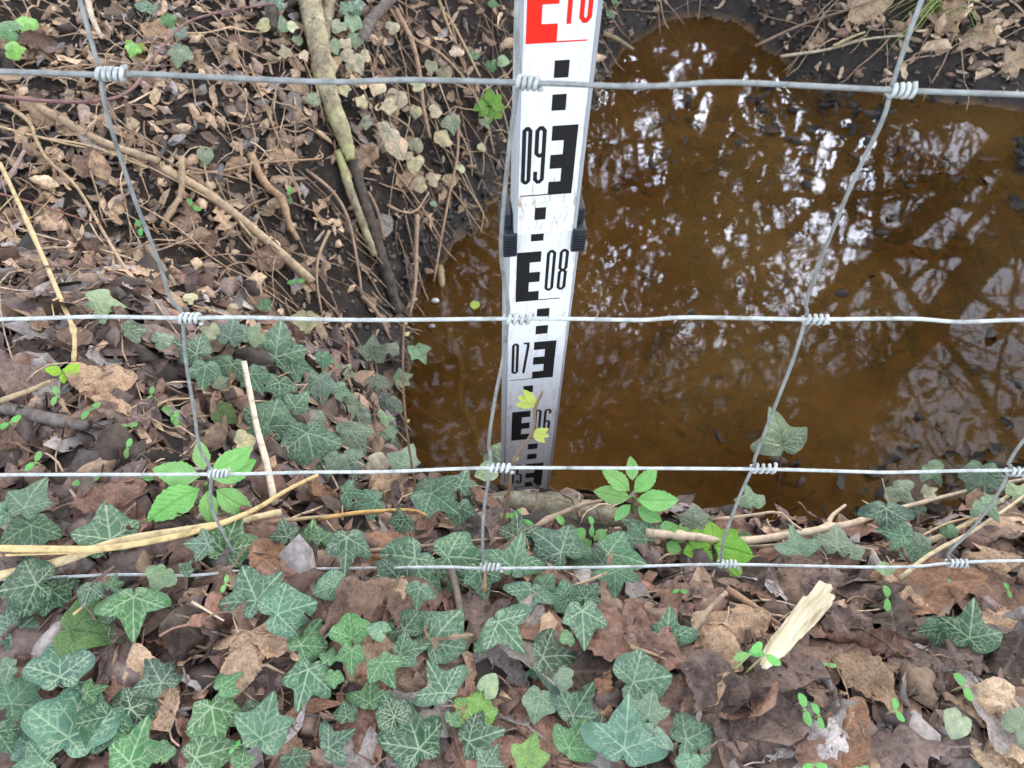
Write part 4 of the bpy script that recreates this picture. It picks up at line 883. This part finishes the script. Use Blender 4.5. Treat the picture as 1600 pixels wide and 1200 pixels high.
ivy('big pale veined ivy leaves left of the bottom wire middle', [(627,975,76,120,'D','broad'),(683,993,112,60,'T','broad'),(690,1073,82,120,'T','three'),(706,1123,30,60,'G'),(750,1012,30,0,'G'),(786,980,85,310,'T','three')])
ivy('row of large dark ivy leaves under the third wire left of the staff', [(542,850,80,270,'T','star'),(630,818,52,250,'D'),(640,885,118,235,'T','three',.03),(612,905,80,200,'T','star'),(715,868,118,5,'T','star',.032),(655,925,50,260,'T'),(750,900,68,280,'T','star'),(500,838,45,100,'G','star'),(580,785,60,200,'T','star')])
ivy('dark ivy leaves climbing between the third wire and the staff foot', [(683,778,88,320,'T','star'),(720,752,60,80,'T','three'),(718,800,60,270,'T','star'),(660,762,40,200,'D')])
ivy('dark ivy row right of the staff foot above the bottom wire', [(810,832,64,90,'D','star'),(803,877,82,80,'T','three'),(868,852,104,130,'T','star'),(905,868,60,300,'T','star'),(835,885,40,90,'D')])
ivy('ivy with a holed leaf below the green five part plant', [(963,866,95,350,'T','star'),(962,900,60,270,'T','three'),(1006,832,84,110,'T','three'),(935,880,50,180,'D')])
ivy('cluster of small ivy leaves just below the bottom wire at centre', [(828,930,72,260,'T','three'),(853,910,42,60,'T'),(886,930,56,100,'T','heart'),(918,928,52,60,'D','star'),(910,965,80,270,'T','star'),(885,995,30,90,'G')])
ivy('darkest glossy ivy leaf near the bottom centre', [(860,1025,92,10,'D','three'),(835,1050,30,200,'D')])
ivy('bright lime ivy leaves at the bottom centre', [(746,1110,82,80,'L','star'),(763,1068,44,60,'P'),(826,1182,66,80,'L','star'),(893,1160,72,60,'G','three')])
ivy('dark ivy with pale veins left of the lime leaves', [(577,1090,62,90,'G','three'),(613,1112,66,110,'D'),(652,1155,118,100,'D','star'),(743,1155,86,20,'D','star'),(763,1190,52,60,'T'),(540,1115,40,100,'D')])
ivy('teal ivy pair at the bottom right of centre', [(900,1108,88,60,'T','three'),(842,1095,62,260,'Q','broad'),(933,1150,60,80,'D'),(882,1060,40,180,'Q')])
ivy('single wide teal ivy leaf right of centre', [(1003,1063,100,10,'T','broad'),(1015,1110,64,80,'Q'),(978,1155,112,80,'T','three'),(1018,1150,60,250,'Q')])
ivy('ivy leaf standing beside the round puckered leaf', [(1043,990,80,90,'T','three')], stem=False)
ivy('white veined ivy at the bottom edge right of centre', [(1083,1150,90,30,'T','broad'),(1075,1195,50,250,'T')])
ivy('glossy dark ivy sprig alone in the right litter', [(1517,985,90,80,'D','three',.035),(1465,982,48,180,'D','broad')], stem=False)
ivy('smooth pale leaf pair near the bottom right corner', [(1497,1133,52,240,'P','heart'),(1595,1128,64,60,'P','heart')], stem=False)
ivy('pair of upright ivy leaves behind the bottom wire at right', [(1248,855,62,95,'Q','three',.035),(1310,846,70,80,'Q','star',.035),(1335,862,34,30,'Q')])
ivy('ivy spray under the last stay wire at right', [(1405,835,56,160,'T','star'),(1437,850,46,120,'Q','broad'),(1425,865,44,280,'T','broad'),(1385,803,64,270,'T','three',.045),(1435,795,40,100,'T','star'),(1485,830,30,310,'G')])
ivy('pale green ivy spray over the water at the right edge', [(1405,768,52,310,'P','three',.055),(1457,735,46,300,'Q','three',.06),(1533,745,80,260,'Q','star',.06),(1540,790,46,300,'Q','three',.05),(1590,770,44,30,'P'),(1450,770,30,20,'O')])
ivy('small ivy behind the bottom wire near the lime leaf', [(1088,812,56,90,'Q','broad',.04),(1175,780,46,100,'P','three',.05),(1160,840,30,300,'G')])
ivy('speckled tiny ivy leaf on the bottom wire at right', [(1383,890,30,90,'P','broad')], stem=False)
a_ = ivy('upper part of the mid left ivy patch below the second wire', [(300,548,66,150,'T','star'),(360,520,64,80,'T','star'),(395,523,52,60,'P'),(433,545,95,80,'T','star'),(320,580,64,260,'T','star'),(360,577,66,250,'T','three'),(395,590,54,300,'T'),(463,570,56,0,'T','star'),(345,600,30,200,'Q'),(505,560,38,270,'T','star'),(435,520,40,20,'O'),(330,520,34,160,'O'),(478,500,44,270,'O')])
ivy('lower part of the mid left ivy patch with the largest leaf', [(437,605,58,270,'T','star'),(423,655,96,70,'T','broad'),(464,630,52,60,'T'),(483,690,106,280,'T','broad'),(495,650,46,60,'Q','heart'),(500,600,66,270,'Q','star'),(408,670,44,200,'T'),(352,650,44,330,'K'),(530,610,40,0,'Q'),(380,690,40,30,'O'),(545,680,52,0,'Q','broad'),(525,720,50,250,'Q')])
ivy('dusty ivy patch at the waterline left of the staff', [(583,550,54,90,'Q','star',.05),(613,545,30,60,'P','broad',.05),(654,550,42,300,'P','star',.06),(583,600,54,270,'Q','three',.05),(627,592,38,30,'P','star',.05),(548,633,42,0,'Q'),(605,630,50,250,'Q','three',.05),(566,655,44,60,'Q','heart'),(553,680,62,300,'Q','star'),(600,680,58,320,'Q','star',.04),(630,718,64,80,'Q','star',.04),(552,722,54,200,'Q'),(600,655,36,20,'P'),(540,580,38,60,'P'),(545,770,44,0,'T'),(590,720,44,0,'O')])
ivy('light green ivy leaf behind the knot at the staff foot', [(775,712,48,330,'P','three',.05),(758,738,40,200,'P','heart',.045)], stem=False)
ivy('pale ivy fragments near the first knot of the second wire', [(155,468,64,10,'P','star'),(297,465,28,60,'O'),(362,480,26,100,'O'),(412,478,30,330,'G'),(205,515,46,20,'Q'),(255,530,40,30,'Q')], lo=True)
ivy('lone small heart shaped ivy leaf on the left bank', [(322,243,32,270,'P','heart')], stem=False)
ivy('green ivy sprig above the top wire left of centre', [(282,82,44,260,'P','broad'),(280,50,32,60,'Q'),(228,10,36,90,'T'),(262,30,28,300,'G'),(208,75,28,260,'L')])
ivy('bright leaves at the top left corner', [(40,32,44,60,'L','heart'),(10,48,46,180,'G','heart'),(18,75,34,20,'L')])
ivy('tan ivy leaves left of the leaning stem at the top', [(413,38,28,200,'O'),(437,37,36,80,'P'),(432,5,40,200,'T'),(447,82,26,120,'O'),(465,62,22,60,'P'),(455,40,22,0,'O'),(475,85,20,300,'O'),(488,155,26,200,'P')], lo=True)
ivy('tan ivy hanging right of the leaning stem at the top', [(551,35,34,270,'P'),(553,10,40,60,'T'),(528,42,28,240,'O'),(556,60,30,270,'P'),(520,72,30,300,'P'),(540,70,26,60,'O'),(556,97,40,300,'O'),(543,88,30,200,'O'),(615,42,26,30,'O'),(570,88,26,320,'O'),(535,140,28,300,'O'),(541,12,30,120,'T')], lo=True)
ivy('tan ivy trailing over the bare bank left of the staff', [(590,135,34,250,'O'),(620,153,42,260,'O'),(608,165,30,200,'O'),(654,132,28,20,'O'),(680,173,28,20,'O'),(650,173,24,270,'O'),(706,190,38,280,'P'),(603,213,56,240,'O'),(620,228,44,300,'O'),(690,217,38,60,'O'),(650,227,30,80,'O'),(648,257,34,270,'O'),(637,243,20,150,'O'),(676,279,28,30,'O'),(656,288,32,200,'O'),(703,281,30,60,'O'),(753,230,18,80,'O'),(720,262,20,60,'O'),(572,190,26,200,'O'),(758,190,22,300,'P'),(678,318,14,80,'P'),(566,160,24,80,'O')], lo=True)
ivy('small ivy leaves at the top of the bank beside the staff', [(696,110,30,80,'O'),(673,103,26,260,'O'),(713,80,26,100,'O'),(740,87,22,90,'G'),(768,103,22,60,'G'),(785,95,24,0,'P'),(770,5,18,90,'G')], lo=True)
ivy('lone ivy leaf on the far shore right of the staff', [(953,22,20,60,'G'),(960,2,14,60,'G')], lo=True, stem=False)
# ivy leaf on a long stalk that stands out over the water
def stalk_leaf():
    dB = hit(1222, 800, .01)[1]; root = empty('ivy_plant', at_depth(1215, 800, dB)); tag(root, 'single ivy leaf on a tall thin stalk against the water at right', 'ivy', 'ivy plants on the banks')
    d = dB*.90; o = obj('leaf', IVY_BY['three'][0], M['ivy'], None, (.24,.32,.19,.7)); tp = at_depth(1222, 695, d); m = frame(Vector((.1,-.75,.8)), img_dir(105)); sc = 74*d/F/1.5
    nos = ivy_mesh(78, 'three', stalk=False); o.data = nos; nos.materials.append(M['ivy'])
    o.matrix_world = Matrix.Translation(tp) @ m.to_4x4() @ Matrix.Scale(sc, 4); o.parent = root; o.matrix_parent_inverse = Matrix.Translation(-root.location)
    P = spline([tuple(tp), tuple(at_depth(1219, 735, d*1.01)), tuple(at_depth(1215, 780, d*1.06)), tuple(at_depth(1214, 800, dB)), tuple(at_depth(1230, 818, dB))], 20)
    V, Fc = tube_geo(P-np.array(root.location), .0011, 6); obj('stem', mk_mesh('stem', V, Fc), M['twig'], root, (.20,.10,.09,1))
stalk_leaf()

# ------------------------------------------------------------------ fresh green plants
LFT = [blade('leaflet', 500+i, 26, 16, curl=u_, bend=b_, crump=.02) for i, (u_, b_) in enumerate([(.6,-.5),(-.7,.5),(.4,.8)])]
LFT = [mk_mesh('leaflet', V+np.array([0,.5,0]), Fc, {'vein': v}) for V, Fc, v in LFT]
OVL = [blade('oval', 600+i, 12, 8, curl=u_, bend=b_, crump=.01) for i, (u_, b_) in enumerate([(.8,-.8),(-.6,-.5)])]
OVL = [mk_mesh('leaf', V+np.array([0,.5,0]), Fc, {'vein': v*.4}) for V, Fc, v in OVL]
def compound(label, root_px, hub_px, off, leaflets, color, name='green_seedling', cat='wild plant', stem_r=.0011, width=1.0):
    rp, rt = hit(*root_px, 0); hub, ht = hit(*hub_px, off); root = empty(name, rp); tag(root, label, cat)
    P = spline([tuple(rp-Vector((0,0,.01))), tuple((rp*.4+hub*.6)+Vector((0,.004,0))), tuple(hub)], 14); V, Fc = tube_geo(P-np.array(root.location), stem_r, 7); obj('stem', mk_mesh('stem', V, Fc), M['twig'], root, (.16,.30,.08,1))
    rs = random.Random(len(label))
    for (bx, by, tx, ty) in leaflets:
        L = math.dist((bx, by), (tx, ty)); b = at_depth(bx, by, ht*rs.uniform(.992, 1.0)); tip = math.degrees(math.atan2(-(ty-by), tx-bx))
        o = obj('leaf', rs.choice(LFT), M['fresh'], None, (*[c*rs.uniform(.9, 1.1) for c in color], .8))
        nn = (-ray(bx, by)).normalized() + Vector((rs.gauss(0, .15), rs.gauss(0, .1), .35)); m = frame(nn, img_dir(tip)); sc = L*ht/F*1.06
        o.matrix_world = Matrix.Translation(b) @ m.to_4x4() @ Matrix.Diagonal((sc*width*rs.uniform(.95, 1.1), sc, sc, 1)); o.parent = root; o.matrix_parent_inverse = Matrix.Translation(-root.location)
    return root
GR = (.24,.50,.15)
compound('light green seven part leaf plant behind the third wire at left', (320,800), (322,755), .035, [(318,736,310,692),(330,735,386,702),(326,748,390,722),(314,746,250,738),(314,762,246,806),(324,766,330,815),(336,764,390,796)], GR, 'ground_elder', width=.95)
compound('light green five part plant standing against the water right of the staff', (990,830), (990,775), .055, [(988,752,986,716),(990,770,1022,733),(985,768,946,738),(986,778,933,768),(994,780,1055,780),(986,788,963,812),(995,792,1030,812)], (.24,.52,.16), 'ground_elder', width=.95)
compound('yellow green toothed leaf beside the bottom wire knot right of centre', (1120,880), (1112,850), .03, [(1112,852,1112,818),(1110,853,1072,862),(1115,853,1168,868),(1108,850,1075,838),(1118,848,1150,830),(1122,865,1150,900),(1110,860,1095,885)], (.22,.50,.05), 'lime_leaf_plant', width=1.5)
compound('tiny yellow green shoot on the far left bank', (98,590), (98,583), .02, [(98,583,75,580),(98,583,120,570),(98,583,100,598),(99,582,112,585)], (.30,.55,.04), 'green_shoot', width=1.2)
compound('yellow green shoot under the top wire on the left bank', (210,82), (210,76), .02, [(210,76,198,65),(210,76,224,70),(210,78,206,90)], (.34,.48,.07), 'green_shoot', width=1.3)
compound('bright green tuft on the bank edge left of the staff', (766,175), (764,165), .03, [(764,165,745,150),(764,165,782,150),(764,168,750,180),(764,168,783,182),(762,160,764,140),(764,168,766,190),(760,160,742,172),(768,160,788,168)], (.20,.42,.06), 'green_shoot', width=1.3)
compound('round leaved seedlings in front of the green five part plant', (925,850), (930,845), .02, [(925,845,910,855),(930,840,945,828),(935,850,955,860),(940,848,958,838),(915,840,900,828),(1040,850,1062,858),(1030,828,1055,822),(1045,835,1075,830)], (.19,.42,.12), 'ground_elder', width=1.7)
def seedling(label, x, y, ang=20, L=20, group='sprouting seedlings'):
    hh = .028 if y > 780 else .018; hh = .062 if 1160 < x < 1210 and y > 1000 else hh; p, t = hit(x, y, hh); root = empty('seedling', p-Vector((0,0,hh+.002))); tag(root, label, 'seedling', group)
    V, Fc = tube_geo(spline([(0,0,0), (.001,.001,hh*.6), (0,0,hh+.002)], 6), .00055, 5); obj('stem', mk_mesh('stem', V, Fc), M['fresh'], root, (.45,.50,.25,0))
    for s in (0, 180):
        o = obj('leaf', OVL[s//180], M['fresh'], None, (.20*random.uniform(.8, 1.1), .50*random.uniform(.85, 1.1), .13, .5)); m = frame((-ray(x, y)).normalized()+Vector((0,0,.6)), img_dir(ang+s+random.uniform(-25, 25)))
        o.matrix_world = Matrix.Translation(p) @ m.to_4x4() @ Matrix.Scale(L*t/F, 4); o.parent = root; o.matrix_parent_inverse = Matrix.Translation(-root.location)
for s in [('beside the lower end of the wood splinter, left pair',1172,1022,30,26),('on the lower end of the wood splinter, right pair',1196,1022,150,26),('on the yellow stalk below the lime leaf plant',1387,935,110,20),
          ('right of centre above the silvery grey leaf',1258,1108,120,24),('just right of the pair above the silvery grey leaf',1280,1118,110,20),('on three armed stalk between mauve leaves',1292,1038,0,14),
          ('on the mauve leaf left of the palest torn leaf',1508,1072,130,22),('above the tan curled leaf at bottom right',1400,1110,100,18),('on the bottom edge right of the silvery leaf',1272,1195,0,20),
          ('on the bottom edge left of the standing curled leaf',1345,1200,0,12),('beneath the largest orange leaf tip',1576,922,120,12),('under the bottom wire beside the largest orange leaf',1485,917,90,12),
          ('right of the round puckered leaf under the bottom wire',1062,922,0,12),('pair left of the mossy stone',800,806,20,18),('pair right of the staff foot',815,812,160,20),('tall pair below the mossy stone',882,822,110,20),
          ('lone round pair below the mossy stone',926,822,90,16),('beside the forked root on the left bank',300,322,140,14),('at the first stay wire above the second wire',220,355,110,14),('beside the end of the long tan stick',463,440,10,14),
          ('next to the knobbly brown stick',452,305,90,14),('left of the five part leaf plant near the second wire',88,618,90,16),('on the litter left of the mauve lobed leaf',140,640,60,18),('just below the mauve lobed leaf',200,665,10,14),
          ('right of the mauve lobed leaf',268,648,140,18),('beside the first stay wire mid height',275,655,80,14),('at the left edge beside the grey branch',15,660,20,18),('above the third wire near the left edge',55,722,60,18),
          ('just under the third wire left of the five part plant',135,752,30,20),('on the third wire left of the first knot',222,746,20,16),('in the dark gap below the red rolled leaf',198,700,90,16),('behind the first stay wire below the second wire',235,617,60,14),
          ('at the bottom centre beside the big ivy leaf',368,1168,60,12),('in the ivy just above the bottom wire left of centre',352,912,90,14)]:
    seedling('tiny bright green seedling '+s[0], *s[1:])
tag(obj('duckweed', OVL[0].copy() if False else mk_mesh('duckweed', blade('oval', 9, 12, 10, .3, -.3, .02)[0], blade('oval', 9, 12, 10, .3, -.3, .02)[1], {'vein': np.zeros(143)}), M['fresh'], None, (.42,.55,.10,0)), 'small yellow green leaf floating on the water left of the staff', 'floating leaf')
dk = bpy.data.objects['duckweed']; dk.name = 'floating_leaf'; px, py = at_z(741, 477, .004); dk.matrix_world = Matrix.Translation((px, py, .004)) @ Matrix.Diagonal((.03, .018, .012, 1))

# budding twigs in front of the staff
def budding(label, pts, depths, r, buds, leafc, col):
    P = spline([tuple(at_depth(x, y, d)) for (x, y), d in zip(pts, depths)], 40); root = empty('budding_twig', P[0]); tag(root, label, 'twig')
    rg = np.random.default_rng(2); R = np.linspace(r, r*.6, 40)*(1+.12*rg.normal(size=40)); V, Fc = tube_geo(P-P[0], R, 8); obj('stem', mk_mesh('stem', V, Fc), M['twig'], root, (*col, 1))
    for (x, y, L, ang) in buds:
        i = int(np.argmin([abs((Vector(p)-CAM).dot(RT)/(Vector(p)-CAM).dot(FW)*F+800-x)+abs(600-(Vector(p)-CAM).dot(UP)/(Vector(p)-CAM).dot(FW)*F-y) for p in P])); b = Vector(P[i]); t = (b-CAM).dot(FW)
        for k in range(3 if L > 10 else 1):
            o = obj('bud', LFT[k], M['fresh'], None, (*leafc, .3)); m = frame((-ray(x, y)).normalized()+Vector((0, 0, .6*k-.4)), img_dir(ang+(k-1)*26)); sc = L*t/F
            o.matrix_world = Matrix.Translation(b) @ m.to_4x4() @ Matrix.Diagonal((sc*(.8 if L > 10 else 1.4), sc, sc, 1)); o.parent = root; o.matrix_parent_inverse = Matrix.Translation(-root.location)
dg = hit(778, 858, 0)[1]
budding('bare twig with two opening buds in front of the lower staff', [(778,862),(785,820),(795,770),(802,722),(832,675),(836,640),(848,612)], [dg, dg*.985, dg*.96, dg*.93, dg*.90, dg*.88, dg*.86], .0014,
        [(834,634,32,155),(832,674,26,345),(803,718,8,60)], (.44,.50,.10), (.20,.13,.08))
dg = hit(650, 790, 0)[1]
budding('thin brown stem with tiny buds left of the staff below the second wire', [(655,800),(648,755),(638,690),(631,620),(630,560),(632,500)], [dg, dg*.99, dg*.97, dg*.95, dg*.93, dg*.91], .0011,
        [(628,605,8,140),(641,655,7,60),(634,525,10,50),(632,505,9,100)], (.50,.40,.18), (.20,.12,.07))

# grass tuft on the far bank
def tuft():
    p, t = hit(1470, 20, 0); root = empty('grass_tuft', p); tag(root, 'dry green grass tuft on the far bank at top right', 'grass'); rg = random.Random(3)
    for k in range(30):
        L = rg.uniform(.10, .22); a = rg.uniform(2.5, 4.1) if k < 20 else rg.uniform(0, 6.28); P = spline([(rg.uniform(-.02,.02), rg.uniform(-.02,.02), -.01), (math.cos(a)*L*.4, math.sin(a)*L*.4, L*.30), (math.cos(a)*L, math.sin(a)*L, L*rg.uniform(-.05, .2))], 10)
        V, Fc = tube_geo(P, np.linspace(.0014, .0004, 10), 4); obj('blade', mk_mesh('blade', V, Fc), M['fresh'], root, (*rg.choice([(.34,.40,.12), (.50,.45,.22), (.22,.34,.08)]), 0))
tuft()
# pale sunken root on the stream bed and a pebble
twig_pts = [at_z(x, y, -.03) for x, y in ((690,440),(700,510),(722,570),(718,615),(735,650),(750,690))]
V, Fc = tube_geo(spline([(x, y, float(H(x, y))+.012) for x, y in twig_pts], 30), .006, 8); tag(obj('sunken_root', mk_mesh('sunken_root', V, Fc), M['twig'], None, (.36,.28,.16,1)), 'pale root lying under water left of the staff', 'root')
def pebble(x, y, r, label, col):
    p, t = hit(x, y, .002, True); me = mk_mesh('pebble', *(lambda a, b: (a, b))(*tube_geo([(-.9,0,0), (-.6,0,0), (0,0,.05), (.6,0,0), (.9,0,0)], [.1,.5,.62,.5,.1], 10)))
    o = obj('pebble', me, M['twig'], None, (*col, 1)); o.location = p; o.scale = (r*t/F,)*3; tag(o, label, 'pebble')
pebble(680, 470, 7, 'small white pebble at the waterline left of the staff', (.8,.8,.78)); pebble(675, 510, 6, 'grey pebble just below the second wire at the waterline', (.4,.4,.42)); pebble(457, 352+0, 6, 'white speck of snail shell on the bank', (.8,.78,.74))

# ------------------------------------------------------------------ trees beyond the stream (seen mirrored in the water)
def tree(name, x, y, h, r, label, lean, seed, evergreen=False, m='dark_bark', dense=1.0):
    rg = random.Random(seed); root = empty(name, (x, y, .3)); tag(root, label, 'tree', 'trees beyond the stream'); mb = MB(); tips = []
    def grow(p, d, L, r, lev):
        n = 6; P = [p]; q = p
        for i in range(n):
            d = (d + Vector((rg.gauss(0, .10), rg.gauss(0, .10), rg.gauss(0, .06)+.02))).normalized(); q = q+d*L/n; P.append(q)
        V, Fc = tube_geo([tuple(a) for a in P], np.linspace(r, r*.6, n+1), 8 if lev == 0 else 5, False); mb.add(V, Fc)
        if lev >= 1: tips.append((q, L))
        if lev < 4:
            for _ in range([9, 5, 4, 3][lev] if not evergreen else [12, 5, 3, 0][lev]):
                k = rg.randint(2, n) if lev else rg.randint(1, n); dd = (d*.55+Vector((rg.gauss(0, .6), rg.gauss(0, .6), rg.gauss(.1, .35)))).normalized(); grow(P[k], dd, L*rg.uniform(.42, .62), r*.42, lev+1)
    grow(Vector((0,0,-.5)), Vector((lean[0], lean[1], 1)).normalized(), h, r, 0)
    obj('trunk', mb.mesh('trunk'), M[m], root)
    if True:
        mb = MB(); sp = .28 if evergreen else .16
        for q, L in tips:
            for _ in range(26 if evergreen else int(rg.choice([3,14,44])*dense)):
                c = q+Vector((rg.gauss(0, sp), rg.gauss(0, sp), rg.gauss(0, sp))); s = rg.uniform(.04, .10) if evergreen else rg.uniform(.012, .035); a = Vector((rg.gauss(0, 1), rg.gauss(0, 1), rg.gauss(0, 1))).normalized(); b = a.orthogonal().normalized()
                mb.add([tuple(c-a*s), tuple(c+b*s*.6), tuple(c+a*s), tuple(c-b*s*.6)], [(0,1,2,3)])
        obj('crown', mb.mesh('crown', smooth=False), M['conifer'], root)
tree('bare_tree', 1.5, 5.5, 5.5, .10, 'bare branched tree beyond the stream, only mirrored in the water', (.05, .0), 1)
tree('bare_tree', 2.9, 6.5, 6.0, .11, 'second bare tree beyond the stream, mirrored at right', (-.08, .0), 2)
tree('bare_tree', .3, 6.0, 6.0, .12, 'bare tree beyond the stream, mirrored beside the staff', (.1, -.05), 3)
tree('evergreen_tree', .9, 8.5, 6.5, .14, 'dark evergreen standing behind the bare trees', (0, 0), 6, True)
tree('evergreen_tree', 3.0, 8.8, 6.5, .14, 'dark evergreen behind the second bare tree', (0, 0), 7, True)
tree('evergreen_tree', -1.6, 4.2, 4.8, .12, 'dark evergreen beyond the left bank', (.0, .0), 4, True)
tree('evergreen_tree', 4.2, 4.6, 4.8, .12, 'dark evergreen beyond the far right bank', (-.05, .0), 5, True)
def overhang():  # boughs added out of view to keep sky out of the steep reflections
    rg = random.Random(9); root = empty('evergreen_tree', (2.9, 3.3, .3)); tag(root, 'unseen evergreen with boughs added over the stream to darken the water reflections', 'tree', 'trees beyond the stream'); mb = MB(); cb = MB()
    V, Fc = tube_geo(spline([(0,0,-.5), (.05,0,2.2), (-.2,-.1,4.2), (-.6,-.3,6.2)], 16), np.linspace(.14, .06, 16), 8); mb.add(V, Fc)
    for k in range(44):
        z0 = rg.uniform(3.3, 5.9); e = Vector((rg.uniform(-4.4, .6), rg.uniform(-2.3, .5), rg.uniform(4.2, 6.6))); P = spline([(-.12*(z0-2), -.05*(z0-2), z0), ((e.x-.3)/2, e.y/2, (z0+e.z)/2+.2), tuple(e)], 14); V, Fc = tube_geo(P, np.linspace(.035, .008, 14), 5); mb.add(V, Fc)
        for q in P[3:]:
            for _ in range(rg.choice([8, 30, 60])):
                c = Vector(q)+Vector((rg.gauss(0, .2), rg.gauss(0, .2), rg.gauss(0, .13))); s_ = rg.uniform(.03, .09); a = Vector((rg.gauss(0, 1), rg.gauss(0, 1), rg.gauss(0, 1))).normalized(); b = a.orthogonal().normalized()
                cb.add([tuple(c-a*s_), tuple(c+b*s_*.6), tuple(c+a*s_), tuple(c-b*s_*.6)], [(0,1,2,3)])
    obj('trunk', mb.mesh('trunk'), M['dark_bark'], root); obj('crown', cb.mesh('crown', smooth=False), M['conifer'], root)
overhang()
print('objects', len(bpy.data.objects))
